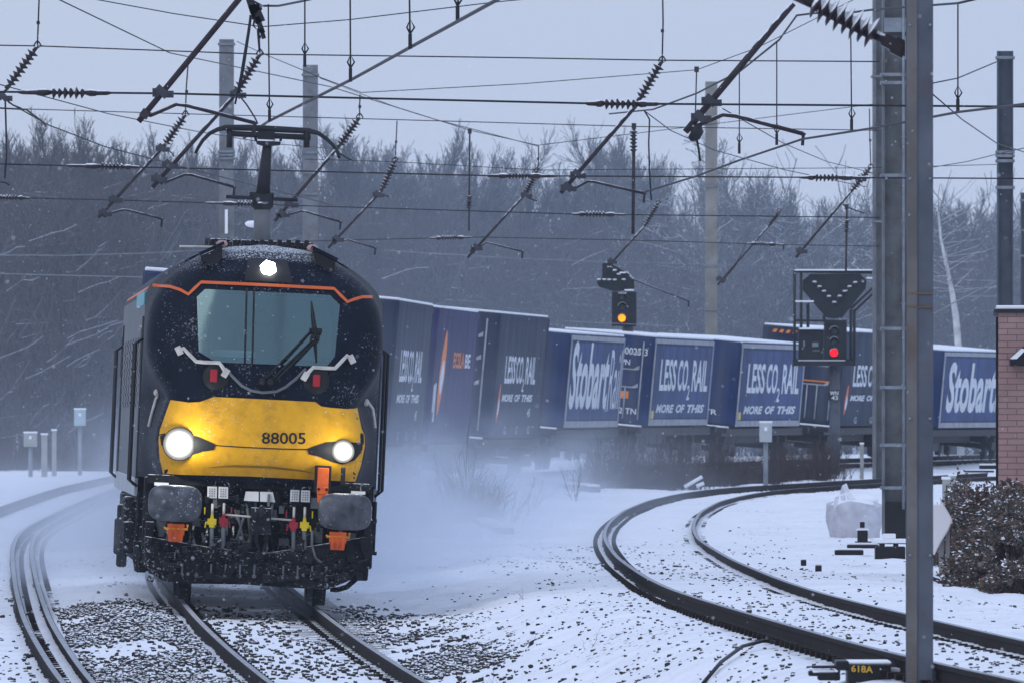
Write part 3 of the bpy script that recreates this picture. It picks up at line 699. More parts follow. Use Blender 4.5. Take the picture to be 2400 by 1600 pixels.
m.tube([(-.38, .1, .985), (.42, .1, .955)], .014, 6, 1); m.build("coupling_hook", [ML_under, ML_rail], loco, .01)
# buffers
for (u, v) in ((660, 560), (1908, 622)):
    p = LP(q2(u, v), -.55); m = MB(); ol = []
    for a in np.linspace(0, 2 * math.pi, 28, endpoint=False):
        c_, s_ = math.cos(a), math.sin(a); ol.append((.30 * math.copysign(abs(c_) ** .55, c_), .205 * math.copysign(abs(s_) ** .6, s_)))
    vs = []
    for (yy, k_) in ((-.06, .05), (-.055, .45), (-.035, .8), (-.005, .97), (.03, 1.0), (.06, .97)):
        vs += [(p.x + a * k_, p.y + yy, p.z + b * k_) for a, b in ol]
    n = len(ol); m.add(vs, [(i * n + j, i * n + (j + 1) % n, (i + 1) * n + (j + 1) % n, (i + 1) * n + j) for i in range(5) for j in range(n)] + [tuple(range(n)), tuple(range(6 * n - 1, 5 * n - 1, -1))], 0, True)
    b_ = m.build("buffer", ML_buf, loco)
    m = MB(); m.lathe((p.x, -.5, p.z), (p.x, .45, p.z), [(0, .1), (.45, .1), (.46, .16), (1, .19)], 16); m.build("buffer_shank", ML_under, b_)
# orange emergency lamps' brackets under the buffers
for (u, v, w, kind) in ((665, 770, 165, 0), (1855, 830, 165, 1)):
    p = LP(q2(u, v), -.1); s_ = 3.136 * 209.6
    m = MB(); m.box((p.x, -.1, p.z + .03), (w / s_ * .75, .12, .12), 0); m.box((p.x, -.1, p.z - .06), (w / s_ * .6, .1, .1), 0, top=(1.15, 1))
    for k_ in (-.055, 0, .055): m.box((p.x + k_, -.15, p.z - .03), (.02, .04, .14), 0)
    m.tube([(p.x - w / s_ / 2, -.14, p.z + .05), (p.x - w / s_ / 2, -.15, p.z + .035), (p.x + w / s_ / 2, -.15, p.z + .035), (p.x + w / s_ / 2, -.13, p.z + .085)], .014, 8, 1)
    m.build("orange_socket", [ML_orc, pbr("orange-yellow rail", (.75, .3, .02), .5)], loco, .006)
# orange multiple-working plug
p = LP(q2(1745, 400), -.05); s_ = 3.136 * 209.6
m = MB(); m.box((p.x, .0, p.z + .03), (.185, .12, .30), 1); m.box((p.x, -.08, p.z + .045), (.125, .1, .22), 0); m.box((p.x, -.09, p.z - .1), (.12, .09, .09), 0, top=(1.1, 1)); m.box((p.x, -.08, p.z - .19), (.09, .09, .1), 0, top=(1.3, 1))
m.box((p.x - .045, -.14, p.z - .085), (.03, .02, .03), 1); m.box((p.x + .045, -.14, p.z - .085), (.03, .02, .03), 1)
m.build("orange_jumper_plug", [ML_orc, M_black], loco, .012)
p = LP(q2(1895, 360), -.05); m = MB(); m.box((p.x, .0, p.z), (.05, .08, .2)); m.build("jumper_bracket", M_black, loco, .01)
# white plates
for pl_ in ([(898, 435), (968, 437), (966, 522), (896, 520)], [(980, 437), (1050, 440), (1048, 526), (978, 523)], [(1508, 460), (1574, 462), (1570, 548), (1505, 546)], [(1586, 462), (1652, 465), (1650, 552), (1584, 549)], [(1180, 472), (1274, 474), (1274, 546), (1165, 540)], [(1284, 474), (1378, 477), (1396, 552), (1284, 546)]):
    pp = [LP(q2(*t), .28) for t in pl_]; m = MB(); m.prism([(a.x, a.z) for a in pp], (0, .28, 0), (1, 0, 0), (0, 0, 1), (0, .03, 0)); h_ = m.build("white_plate", ML_plate, loco)
    if pl_[0][0] not in (1180, 1284):
        m = MB()
        for r0 in range(4):
            for k_ in range(3): m.box((lerp(pp[0].x, pp[1].x, .25 + .25 * k_), .272, lerp(pp[0].z, pp[3].z, .2 + .2 * r0)), (.012, .01, .01))
        m.build("socket_hole", ML_grey, h_)
for u in (505, 1950):
    p = LP(q2(u + 55, 418 if u < 1000 else 482), .3); m = MB(); m.box((p.x, .3, p.z), (.16, .04, .035)); m.build("white_plate", ML_plate, loco)
# air cocks
for (u, v, mt, sd) in ((930, 695, ML_yelc, -1), (1015, 692, ML_redc, 1), (1530, 720, ML_redc, -1), (1610, 720, ML_yelc, 1)):
    p = LP(q2(u, v), .05); m = MB()
    m.box((p.x, .05, p.z), (.1, .07, .07)); m.box((p.x, .05, p.z + .05), (.05, .06, .07), 0, top=(.5, 1)); m.box((p.x, .04, p.z - .04), (.06, .06, .05))
    m.tube([(p.x, .04, p.z), (p.x + sd * .065, .03, p.z - .01), (p.x + sd * .075, .03, p.z - .07)], .012, 6); m.tube([(p.x + sd * .085, .04, p.z + .08), (p.x + sd * .085, .04, p.z + .16)], .008, 6)
    c_ = m.build("air_cock", mt, loco, .012)
    m = MB(); m.tube([(p.x, .06, p.z + .07), (p.x, .1, p.z + .2)], .015, 8); m.build("cock_stem", ML_rail, c_)
    m = MB(); m.tube([(p.x, .04, p.z - .05), (p.x + .01, -.02, p.z - .25), (p.x - .01, .1, p.z - .34)], .024, 8); m.build("brake_hose", ML_grey, c_)
m = MB(); m.tube([LP(q2(*t), .0) for t in ((1668, 760), (1665, 860), (1690, 960), (1740, 1000), (1800, 985), (1840, 920))], .016, 8); m.build("air_hose", ML_grey, loco)
m = MB(); m.tube([LP(q2(*t), .6) for t in ((2005, 1060), (1985, 1120), (1920, 1175), (1850, 1195), (1800, 1190))], .03, 8); m.build("air_hose", ML_under, loco)
# bogies and wheels
for yb_ in (2.9, 16.6):
    m = MB()
    for sd in (-1, 1):
        m.box((sd * 1.12, yb_, .72), (.14, 4.2, .3)); m.box((sd * 1.2, yb_ - 1.4, .55), (.2, .5, .5)); m.box((sd * 1.2, yb_ + 1.4, .55), (.2, .5, .5)); m.box((sd * 1.22, yb_, .95), (.18, 1.6, .25))
        m.tube([(sd * 1.24, yb_ - .8, .4), (sd * 1.24, yb_ - .5, 1.1)], .06, 8); m.tube([(sd * 1.24, yb_ + .8, .4), (sd * 1.24, yb_ + .5, 1.1)], .06, 8)
        for k_ in range(7): m.box((sd * (1.2 + .08 * r2.random()), yb_ - 2 + k_ * .65, r2.uniform(.35, .6)), (.12, .2, .3))
    m.box((0, yb_, .6), (2.1, 3.9, .16)); bg = m.build("bogie", ML_under, loco, .02)
    for dy in (-1.4, 1.4):
        m = MB()
        for sd in (-1, 1):
            m.lathe((sd * .69, yb_ + dy, .54), (sd * .83, yb_ + dy, .54), [(0, .57), (.2, .57), (.25, .545), (1, .54)] if sd > 0 else [(0, .57), (.2, .57), (.25, .545), (1, .54)], 40)
        m.tube([(-.9, yb_ + dy, .54), (.9, yb_ + dy, .54)], .09, 12); m.build("wheelset", ML_under, bg)
m = MB(); m.box((0, 9.8, .72), (2.5, 6.8, .8)); m.box((-1.25, 9.8, .75), (.2, 6.2, .6)); m.box((1.25, 9.8, .75), (.2, 6.2, .6))
for k_ in range(9): m.box((-1.36, 5.5 + k_ * .95, r2.uniform(.5, .9)), (.12, .5, r2.uniform(.3, .6)))
m.build("underframe_tank", ML_under, loco, .03)
for sd in (-1, 1):
    m = MB()
    for k_, yy in enumerate((.9, 1.3)):
        m.box((sd * 1.27, yy, .62 + .36 * k_), (.2, .3, .04)); m.tube([(sd * 1.33, yy - .1, .6), (sd * 1.33, yy - .1, 1.2)], .02, 6)
    m.build("cab_step", ML_under, loco)
# pantograph
PY = 6.2
m = MB()
for dx in (-.35, .35): m.tube([(dx, PY - .7, 4.12), (dx, PY + .9, 4.12)], .04, 8)
m.tube([(-.6, PY + .4, 4.12), (.6, PY + .4, 4.12)], .04, 8)
for dx in (-.5, .5): m.insulator((dx, PY + .4, 3.95), (dx, PY + .4, 4.12), 3, .09)
pg = m.build("pantograph", M_dark, loco)
def pq(u, v): return LP(q5(u, v), PY)
a, b, c_ = pq(895, 1440), pq(895, 1070), pq(902, 950); m = MB(); m.tube([a, b], [.1, .095], 10, 0); 
m.build("lower_arm", pbr("grey arm", (.12, .125, .13), .6), pg)
m = MB(); m.prism([(p.x, p.z) for p in (pq(790, 960), pq(788, 1040), pq(845, 1100), pq(950, 1100), pq(1015, 1040), pq(1020, 950), pq(990, 960), pq(960, 1000), pq(905, 1010), pq(850, 1000), pq(820, 950))], (0, PY - .05, 0), (1, 0, 0), (0, 0, 1), (0, .12, 0))
m.tube([pq(508, 928), pq(1280, 965)], .022, 8); m.tube([pq(760, 905), pq(1020, 915)], .032, 8); m.box(pq(900, 935), (.22, .14, .1)); m.build("knuckle", M_dark, pg)
m = MB(); m.tube([pq(905, 900), pq(952, 370)], [.085, .052], 10); m.build("upper_arm", M_dark, pg)
hd = MB(); hd.prism([(p.x, p.z) for p in (pq(828, 325), pq(1098, 335), pq(1090, 372), pq(985, 385), pq(920, 388), pq(840, 362))], (0, PY - .06, 0), (1, 0, 0), (0, 0, 1), (0, .12, 0))
hd.tube([pq(510, 245), pq(1420, 290)], .034, 8); hd.box(pq(940, 265), (.2, .1, .1))
for u in (545, 1378): hd.tube([pq(u, 215), pq(u - 2, 400)], .036, 8)
for u in (815, 1112): hd.tube([pq(u, 245), pq(u + (18 if u < 900 else -18), 330)], .016, 6)
h_ = hd.build("collector_frame", M_dark, pg)
m = MB(); m.tube([pq(*t) for t in ((175, 462), (205, 400), (255, 320), (330, 245), (410, 205), (500, 182), (760, 185), (1150, 205), (1400, 218), (1500, 240), (1590, 300), (1660, 370), (1705, 435), (1735, 515))], [.018, .02, .022, .024, .026, .034, .038, .038, .034, .026, .024, .022, .02, .018], 8)
m.build("contact_strip", M_dark, pg)
m = MB(); p = LP(q5(790, 1225), PY + 2); m.ball(p, .06, 0, 10, (1.5, 1, .7)); m.build("roof_horn", M_snow, loco)
m = MB(); m.tube([LP(q1(690, 118), 3.), LP(q1(960, 122), 3.)], .014, 6); m.build("roof_aerial", ML_rail, loco)
# ------------------------------------------------------------ the container train
def paint(name, col, var=.3): return pbr(name, col, .6, var=var, scale=1.1, snow=0, spec=.05, streak=.45, fold=.0 if 'curtain' not in name else .55)
MC = dict(steel=paint("container slate blue", (.02, .036, .068)), purple=paint("container violet", (.03, .029, .105)), blue=paint("container royal blue", (.009, .027, .1)),
          curtain=paint("pale blue curtain", (.048, .08, .2)), end=paint("container end navy", (.014, .026, .06)), white=pbr("white lettering", (.62, .66, .7), .6, var=.12),
          orange=pbr("orange marking", (.7, .2, .03), .6, var=.15), grey=pbr("grey fittings", (.3, .32, .35), .6), red=pbr("red flash", (.6, .14, .08), .6))
M_snowcap = pbr("roof snow", (.8, .82, .86), .8, var=.05)
def put2d(m, co, fs, o, eu, ev, mi=0): m.add([o + eu * c[0] + ev * c[1] for c in co], fs, mi)
LEN, WID = 13.7, 2.5
def slogan(m, y0, w, z0, h, sub, bold=.02):
    o = lambda y, z: Vector((WID / 2 + .012, y, z)); eu, ev = Vector((0, 1, 0)), Vector((0, 0, 1))
    pos = 0
    for s_, fr, dz, hh in (("LESS", .33, 0, 1), ("CO", .205, 0, 1), ("2", .06, -.28, .48), ("RAIL", .33, 0, 1)):
        co, fs = text2d(s_, fr * w, h * hh, bold); put2d(m, co, fs, o(y0 + pos * w, z0 + dz * h), eu, ev); pos += fr + (.035 if s_ == "LESS" else .006 if s_ == "CO" else .03)
    pos = 0
    for s_, fr in (("MORE", .36), ("OF", .18), ("THIS", .36)):
        co, fs = text2d(s_, fr * w, h * .27, .045, .25); put2d(m, co, fs, o(y0 - .3 + pos * w, z0 - h * .27 - sub * h), eu, ev); pos += fr + .05
def container(D, xb, yb, phi, H, kind, label, tilt=.09):
    """near right bottom corner seen at picture point (xb, yb)"""
    s = 28500 / D; rot = Matrix.Rotation(-phi, 3, 'Z') @ Matrix.Rotation(tilt, 3, 'Y')
    base = Vector(((xb - 1200) / s, D, CZ - (yb - 960) / s)) - rot @ Vector((WID / 2, 0, 0))
    root = thing("shipping_container", label, "container", base, rot.to_euler(), "containers carried by the freight train")
    side = MC[kind]; m = MB(); hw = WID / 2
    m.box((0, LEN / 2, H / 2), (WID, LEN, H)); b = m.build("box", MC['blue'] if kind in ('curtain', 'blue') else side, root, .03)
    m = MB(); n = 40; rows = []                                    # the gently billowing curtain side
    for j, z in enumerate((.22, H * .35, H * .65, H - .22)):
        rows += [(hw + .006 + (.018 * (fbm(i * .35, j * .6, 60) - .5)) * 0, .35 + (LEN - .7) * i / n, z) for i in range(n + 1)]
    m.add(rows, [(j * (n + 1) + i, j * (n + 1) + i + 1, (j + 1) * (n + 1) + i + 1, (j + 1) * (n + 1) + i) for j in range(3) for i in range(n)]); m.build("side_curtain", side, root)
    m = MB()
    for y in (.12, LEN - .12):
        m.box((hw + .004, y, H / 2), (.02, .2, H - .1))
    m.box((hw + .004, LEN / 2, .1), (.02, LEN, .16)); m.box((hw + .004, LEN / 2, H - .1), (.02, LEN, .12))
    m.build("corner_frame", MC['grey'] if kind == 'curtain' else MC['end'] if kind == 'steel' else side, root)
    m = MB(); m.box((0, LEN / 2, H + .02), (WID * .98, LEN * .99, .06)); m.build("snow_cover", M_snowcap, root, .02)
    e = MB(); e.box((0, -.012, H / 2), (WID - .12, .03, H - .14)); dr = e.build("end_door", MC['blue'] if kind in ('curtain', 'blue') else MC['purple'] if kind == 'purple' else MC['end'], root)
    t = MB(); eu, ev = Vector((0, 1, 0)), Vector((0, 0, 1)); o = lambda y, z: Vector((hw + .014, y, z))
    return root, t, o, eu, ev, dr, H
def end_marks(dr, H, full=True, arrow=False, rods=True):
    """what is painted and bolted on the end towards the engine"""
    y = -.04; hw = WID / 2; X_, Z_ = Vector((1, 0, 0)), Vector((0, 0, 1))
    if rods:
        m = MB()
        for x in (.25, .55, .95): m.tube([(x, y - .02, .15), (x, y - .02, H - .15 if x == .95 else H * .42)], .022, 6)
        for z in (H * .62, H * .8, H * .42): m.box((.45, y - .01, z), (.75, .02, .035)); m.prism([(0, 0), (.18, 0), (.18, .12)], (.7, y - .015, z), (1, 0, 0), (0, 0, 1), (0, .02, 0))
        m.build("door_bar", MC['grey'], dr)
    if full:
        m = MB(); co, fs = text2d("450025 3", .85, .19, .015); put2d(m, co, fs, Vector((.22, y - .012, H - .52)), X_, Z_); m.build("code_lettering", MC['white'], dr); m = MB(); co, fs = text2d("LLPN", .42, .15, .015); put2d(m, co, fs, Vector((.2, y - .012, H - .8)), X_, Z_); m.build("code_lettering", MC['white'], dr); m = MB()
        co, fs = text2d("12 TN", .55, .16, .02); put2d(m, co, fs, Vector((.35, y - .012, .28)), X_, Z_); m.build("code_lettering", MC['white'], dr)
        m = MB(); m.box((.35, y - .008, H * .33), (.6, .012, .2)); m.build("orange_label", MC['orange'], dr)
    if arrow:
        m = MB(); m.prism([(0, -.045), (.32, -.045), (.32, -.1), (.5, 0), (.32, .1), (.32, .045), (0, .045)], (.2, y - .01, H * .455), (1, 0, 0), (0, 0, 1), (0, .01, 0)); m.build("arrow_mark", pbr("yellow arrow", (.7, .42, .04), .6), dr)
def flash(m, o, y, z0, z1, w, mi):
    zc = (z0 + z1) / 2; h = (z1 - z0) / 2; n = 16
    pts = [(y + w * math.cos(a) * (1 - abs(math.sin(a)) * .3), zc + h * math.sin(a) * (1 if True else 1)) for a in np.linspace(0, 2 * math.pi, n * 2, endpoint=False)]
    m.add([o(p[0] + (p[1] - zc) * .5, p[1]) for p in pts], [tuple(range(len(pts)))], mi)
WAG = []
def wagon(root, D, phi, bottom, label):
    w = thing("container_wagon", label, "wagon", root.location, root.rotation_euler, "flat wagons under the containers")
    m = MB(); m.box((0, LEN / 2, -.16), (2.3, 17.6, .22)); 
    for y in (-1.9, 15.6): m.box((0, y, -.1), (2.6, .35, .16))
    m.box((0, LEN / 2, -.4), (.9, 9, .3)); m.build("deck", M_dark, w, .02)
    m = MB(); m.box((0, -1.0, -.02), (2.2, 1.6, .05)); m.build("deck_snow", M_snowcap, w, .015)
    for y in (.4, 13.3):
        m = MB()
        for sd in (-1, 1): m.box((sd * .98, y, -.62), (.15, 2.4, .25))
        m.box((0, y, -.45), (1.9, .4, .2)); b = m.build("bogie", M_dark, w)
        for dy in (-.9, .9):
            m = MB()
            for sd in (-1, 1): m.lathe((sd * .69, y + dy, -.66), (sd * .82, y + dy, -.66), [(0, .44), (.25, .44), (.3, .41), (1, .41)], 24)
            m.tube([(-.75, y + dy, -.66), (.75, y + dy, -.66)], .07, 8); m.build("wheelset", M_dark, b)
CONT = [  # D, x, y of near right bottom corner, heading, height, kind, label
    (165, None, None, -.03, 2.93, 'blue', "first container behind the engine, hidden but for its roof edge"),
    (185, None, None, -.018, 2.93, 'blue', "dark blue container whose top corner shows left of the engine's roof"),
    (205, None, None, .0, 2.93, 'steel', "container hidden behind the engine, third in the train"),
    (225, None, None, .025, 2.93, 'steel', "container hidden behind the engine, just ahead of the first one with lettering"),
    (245, 905, 1043, .045, 2.93, 'steel', "slate blue container with white slogan, half hidden by the engine's right side"),
    (265, 1001, 1037, .062, 2.95, 'purple', "violet container with a tall orange and white flash"),
    (285, 1148, 1026, .086, 2.93, 'steel', "tall slate blue container with small slogan, last before the roof line steps down"),
    (305, 1321, 1003, .107, 2.38, 'curtain', "lower container with huge white name lettering, first after the roof line steps down"),
    (325, 1519, 998, .131, 2.38, 'curtain', "curtain-sided container with slogan, left of the box on a post"),
    (345, 1723, 1000, .156, 2.41, 'curtain', "curtain-sided container with slogan, partly behind the red signal's cage"),
    (364, 1962, 998, .172, 2.83, 'steel', "tall blue container with small slogan, between red signal and double mast"),
    (384, 2199, 1003, .20, 2.45, 'curtain', "container with big name lettering, cut off by the brick building"),
]
for i, (D, xb, yb, phi, H, kind, lab) in enumerate(CONT):
    tilt = .09 if i > 3 else .07
    if xb is None:
        s = 28500 / D; xb = 1200 + s * (float(X1(D)) + 1.25 + .08); yb = 960 + s * (CZ - float(Z1(D)) - 1.0 + .1)
    root, t, o, eu, ev, dr, H = container(D, xb, yb, phi, H, kind, lab, tilt)
    wagon(root, D, phi, 0, "dark flat wagon carrying the " + lab.split(',')[0].replace("first container", "container next") [:60])
    if i == 4 or i == 6 or i == 10:
        slogan(t, 2.4, 8.6, H * (.44 if i < 10 else .42), .66, .38); t.build("slogan", MC['white'], root)
        if i != 4:
            m = MB(); flash(m, o, 1.3, H * .12, H * .44, .28, 0); m.build("red_flash", MC['red'], root)
            m = MB(); flash(m, lambda y, z: o(y, z) + Vector((.004, 0, 0)), 1.35, H * .17, H * .32, .2, 0); m.build("white_flash", MC['white'], root)
        m = MB(); co, fs = text2d("45", .9, .2, .02, .2); put2d(m, co, fs, o(9.5, H * .17), eu, ev); m.build("size_mark", MC['white'], root)
        for y in (3.2, 6.5, 9.8):
            m = MB(); co, fs = text2d("G", .6, .2, .03); put2d(m, co, fs, o(y, .08) + Vector((.012, 0, 0)), eu, ev); m.build("lashing_mark", MC['grey'], root)
        end_marks(dr, H, False, i == 6, i != 4)
        if i == 10:
            m = MB(); m.prism([(-1.1, 0), (1.1, 0), (1.1, .04), (-1.1, .04)], (0, -.05, H * .45), (1, 0, 0), (0, 0, 1), (0, .01, 0)); m.build("orange_stripe", MC['orange'], dr)
            m = MB()
            for x in np.arange(-.95, .0, .2): m.prism([(0, 0), (.11, 0), (.16, .1), (.05, .1)], (x, -.05, H - .2), (1, 0, 0), (0, 0, 1), (0, .01, 0))
            m.build("hazard_mark", MC['orange'], dr); end_marks(dr, H, False, False, False)
    elif i == 5:
        m = MB(); flash(m, o, 2.6, H * .2, H * .84, .85, 0); m.build("orange_flash", MC['orange'], root)
        m = MB(); flash(m, lambda y, z: o(y, z) + Vector((.004, 0, 0)), 2.6, H * .36, H * .62, .6, 0); m.build("white_flash", MC['white'], root)
        m = MB(); co, fs = text2d("ECSLA", 3.6, .36, .03); put2d(m, co, fs, o(6.0, H * .56), eu, ev); m.build("orange_lettering", MC['orange'], root)
        m = MB(); co, fs = text2d("BE", 1.8, .32, .03); put2d(m, co, fs, o(9.9, H * .565), eu, ev); m.build("white_lettering", MC['white'], root)
        m = MB(); m.box(o(.5, H * .33), (.01, .25, .6)); m.box(o(.95, H * .3), (.01, .3, .85)); m.build("white_label", MC['white'], root); end_marks(dr, H, False, True, False)
    elif i in (7, 11):
        co, fs = text2d("Stobart", 9.6, 1.72 if i == 7 else 1.62, .03, .12); put2d(t, co, fs, o(.5 if i == 7 else 1.0, H * .2), eu, ev)
        co, fs = text2d("Rail", 3.0, 1.55, .0, .12); put2d(t, co, fs, o(10.3 if i == 7 else 10.6, H * .2), eu, ev); t.build("name_lettering", MC['white'], root); end_marks(dr, H, False, False, False)
    elif i in (8, 9):
        slogan(t, 1.6, 11.2, H * .40, .86, .42, .025); t.build("slogan", MC['white'], root)
        m = MB(); m.box(o(.55, H * .13), (.012, .5, .22)); m.build("yellow_label", pbr("yellow label", (.6, .48, .12), .6), root)
        end_marks(dr, H, i == 8, False, i == 8)
        if i == 9:
            m = MB()
            for z in np.arange(H * .42, H * .92, .13): m.box((.35 + (z - H * .42) * .0, -.05, z), (.06, .012, .09))
            co, fs = text2d("2 TR", .6, .15, .02); put2d(m, co, fs, Vector((.1, -.055, .3)), Vector((1, 0, 0)), Vector((0, 0, 1))); m.build("code_lettering", MC['white'], dr)
            m = MB(); m.box((.1, -.05, H * .25), (.35, .012, .08)); m.build("orange_label", MC['orange'], dr)

# ------------------------------------------------------------ overhead line: masts
def mast(label, x0, x1, ytop, ybase, D, mat, kind='H', straps=(), extra=None, group="overhead line masts"):
    """x0, x1, ytop, ybase in full picture coordinates"""
    s = 28500 / D; w = (x1 - x0) / s; X = ((x0 + x1) / 2 - 1200) / s; zt = CZ + (960 - ytop) / s; zb = CZ + (960 - ybase) / s
    root = thing("overhead_line_mast", label, "mast", (X, D, zb), None, group); h = zt - zb
    m = MB(); dp = w * 1.05
    if kind == 'H':
        m.box((-w * .46, 0, h / 2), (w * .09, dp, h)); m.box((w * .46, 0, h / 2), (w * .09, dp, h)); m.box((0, 0, h / 2), (w * .84, w * .06, h))
    elif kind == 'box':
        m.box((0, 0, h / 2), (w, dp, h))
    elif kind == 'front':                                            # flat flange faces us
        m.box((0, -dp / 2, h / 2), (w, w * .09, h)); m.box((0, dp / 2, h / 2), (w, w * .09, h)); m.box((0, 0, h / 2), (w * .07, dp * .92, h))
    m.build("column", mat, root, .006)
    for yp in straps:
        z = CZ + (960 - yp) / s - zb
        m = MB(); m.box((0, -dp * .53 - .02, z), (w * 1.12, .035, .05)); m.box((0, dp * .53 + .02, z), (w * 1.12, .035, .05)); m.box((-w * .54, 0, z), (.03, dp * 1.1, .05)); m.box((w * .54, 0, z), (.03, dp * 1.1, .05))
        for sx in (-1, 1): m.tube([(sx * w * .5, -dp * .6, z), (sx * w * .5, -dp * .75, z)], .018, 6)
        m.build("strap", M_steel, root)
    return root, s, w, dp, zb, X
r, s, w, dp, zb, X = mast("thick grey steel mast nearest the camera, running the full height of the picture", 2124, 2186, -140, 2000, 84, M_mast, 'front', straps=())
for yp in (688, 720):
    m = MB(); z = CZ + (960 - yp) / s - zb; m.box((0, -dp / 2 - .006, z), (w * 1.01, .03, .012)); m.build("rust_band", pbr("rust band", (.16, .1, .06), .8), r)
m = MB(); m.box((-w * .3, -dp / 2 - .004, 6), (w * .38, .03, 14)); m.build("flange_plate", pbr("brown weathered flange", (.125, .12, .115), .8, var=.35, scale=1.5, rust=.45), r)
for yp in (60, 420, 980, 1300):
    for sx in (-.38, .38):
        m = MB(); z = CZ + (960 - yp) / s - zb; m.tube([(sx * w, -dp / 2 - .01, z), (sx * w, -dp / 2 - .03, z)], .011, 6); m.build("bolt_head", M_steel, r)
r, s, w, dp, zb, X = mast("channel-backed mast with a cable pipe, standing just left of the nearest mast", 2068, 2128, -120, 1252, 190, M_mast3, 'H', straps=(176, 195, 412, 770, 907, 1042, 1142))
m = MB(); m.tube([(w * .3, -dp * .62, .4), (w * .3, -dp * .62, 11.4)], .022, 8)
for z in np.arange(1, 11, 1.3): m.box((w * .3, -dp * .6, z), (.07, .05, .03))
m.build("cable_pipe", M_steel, r)
m = MB(); m.box((0, 0, .2), (w * .9, dp * .9, .62)); m.build("base_sleeve", M_black, r)
m = MB(); m.box((0, -dp * .55, (960 - 60) / s + CZ - zb), (w * .9, .04, .22)); m.build("number_plate", M_steel, r)
r, s, w, dp, zb, X = mast("wide double mast behind the pipe mast, its left edge showing", 2046, 2122, -100, 1128, 322, M_mast3, 'H', straps=(180, 300, 520))
LM1 = mast("taller of the two masts behind the raised pantograph, left of its arm", 514, 548, 93, 1130, 252, M_mast2, 'box', straps=(104, 356, 364, 372))
r, s, w, dp, zb, X = LM1; m = MB(); m.box((0, -dp * .55, (960 - 520) / s + CZ - zb), (.06, .05, .5)); m.build("sign_strip", M_snow, r)
LM2 = mast("shorter of the two masts behind the raised pantograph, right of its arm", 710, 745, 153, 1125, 280, M_mast2, 'box', straps=(176, 358, 405, 455))
mast("single slim mast rising above the slogan containers in the middle distance", 1653, 1681, 192, 1085, 372, pbr("tan mast", (.22, .215, .2), .7, var=.25, scale=2), 'box', straps=(437, 623, 726))
RM = mast("dark mast rising behind the brick building at the right edge", 2337, 2374, 120, 1185, 212, pbr("dark mast", (.075, .088, .11), .7, var=.25), 'H', straps=(136, 357, 366, 378, 440))
mast("far mast stub at the right border above the brick building", 2392, 2420, 452, 1150, 300, M_mast, 'H', straps=(470, 540, 600))

# ------------------------------------------------------------ overhead line: wires (coordinates of the 2352 px view)
def wire(label, pts, r=.011, cat="wire", name="overhead_wire", ins=(), droppers=(), group="overhead line wires", sag=0., mat=None):
    """pts (x, y, D); ins: (i0.., pixel x range) insulators threaded on the wire"""
    P3 = [V(*p) for p in pts]; c0 = P3[0].copy()
    root = thing(name, label, cat, c0, None, group)
    m = MB(); m.tube([p - c0 for p in P3], r, 6); m.build("strand", mat or M_wire, root)
    def at(x):
        for a, b in zip(pts[:-1], pts[1:]):
            if min(a[0], b[0]) <= x <= max(a[0], b[0]):
                t = (x - a[0]) / (b[0] - a[0]); return V(x, lerp(a[1], b[1], t), lerp(a[2], b[2], t))
        return P3[0]
    for (xa, xs0, xs1, xb) in ins:                                   # fittings from xa to xb, sheds from xs0 to xs1
        m = MB(); a, b, c, d = (at(x) - c0 for x in (xa, xs0, xs1, xb)); u = d.y; 
        sc = (c - b).length
        m.insulator(b, c, 6, min(sc * .2, .09), 0, min(sc * .045, .03)); m.lathe(a, b, [(0, r), (.15, r * 2), (.55, r * 2.2), (.6, .04), (.8, .045), (1, .025)], 10); m.lathe(c, d, [(0, .025), (.2, .045), (.4, .04), (.45, r * 2.2), (.85, r * 2), (1, r)], 10)
        m.build("insulator", M_ins, root)
    for dr in droppers:
        m = MB(); a, b = V(*dr[0]) - c0, V(*dr[1]) - c0; m.tube([a, b], r * .6, 5); m.box(b + Vector((0, 0, .05)), (.035, .03, .14)); m.tube([b + Vector((0, 0, .12)), b + Vector((.04, 0, .18)), b + Vector((.0, 0, .26)), b + Vector((-.03, 0, .18)), b + Vector((0, 0, .12))], r * .6, 5); m.build("dropper", mat or M_wire, root)
    return root
def span(pts, n=14, sag=0.):
    """smooth sagging run between two picture points (x, y, D)"""
    a, b = pts; return [(lerp(a[0], b[0], t), lerp(a[1], b[1], t) + sag * 4 * t * (1 - t), lerp(a[2], b[2], t)) for t in np.linspace(0, 1, n)]
wire("upper cross-span wire running right across below the top of the picture", [(-40, 104, 183), (85, 106, 183), (597, 125, 183), (1180, 133, 183), (1520, 139, 183), (2020, 142, 184)])
wire("thick cross-span wire with two big insulators, level with the tops of the trees", [(-60, 211, 143), (372, 215, 143), (1350, 238, 143), (1632, 240, 143), (2420, 246, 143)], .014, ins=((40, 118, 196, 255), (1345, 1388, 1462, 1515)))
wire("thin cross-span wire above the pantograph head, crossing the tree tops", [(-40, 248, 212), (425, 262, 212), (825, 273, 212), (1455, 291, 212), (2015, 300, 213)], .009)
wire("lower cross-span wire with three snowy insulators, through the bare tree crowns", [(-60, 376, 183), (390, 386, 183), (1118, 404, 183), (1330, 405, 183), (2420, 411, 183)], .012, ins=((150, 232, 284, 322), (1118, 1168, 1212, 1280), (1838, 1872, 1926, 2000)))
wire("thin far cross-span wire just below the three-insulator one", [(700, 366, 252), (905, 372, 252), (1235, 391, 252), (2000, 386, 252), (2300, 378, 252)], .008)
wire("cross-span wire with a snow-laden insulator right of the middle, at lamp-bracket height", [(-40, 453, 212), (265, 460, 212), (665, 472, 212), (1315, 492, 212), (2020, 500, 212)], .01, ins=((-25, 0, 40, 70), (470, 545, 590, 620), (1312, 1345, 1390, 1440)))
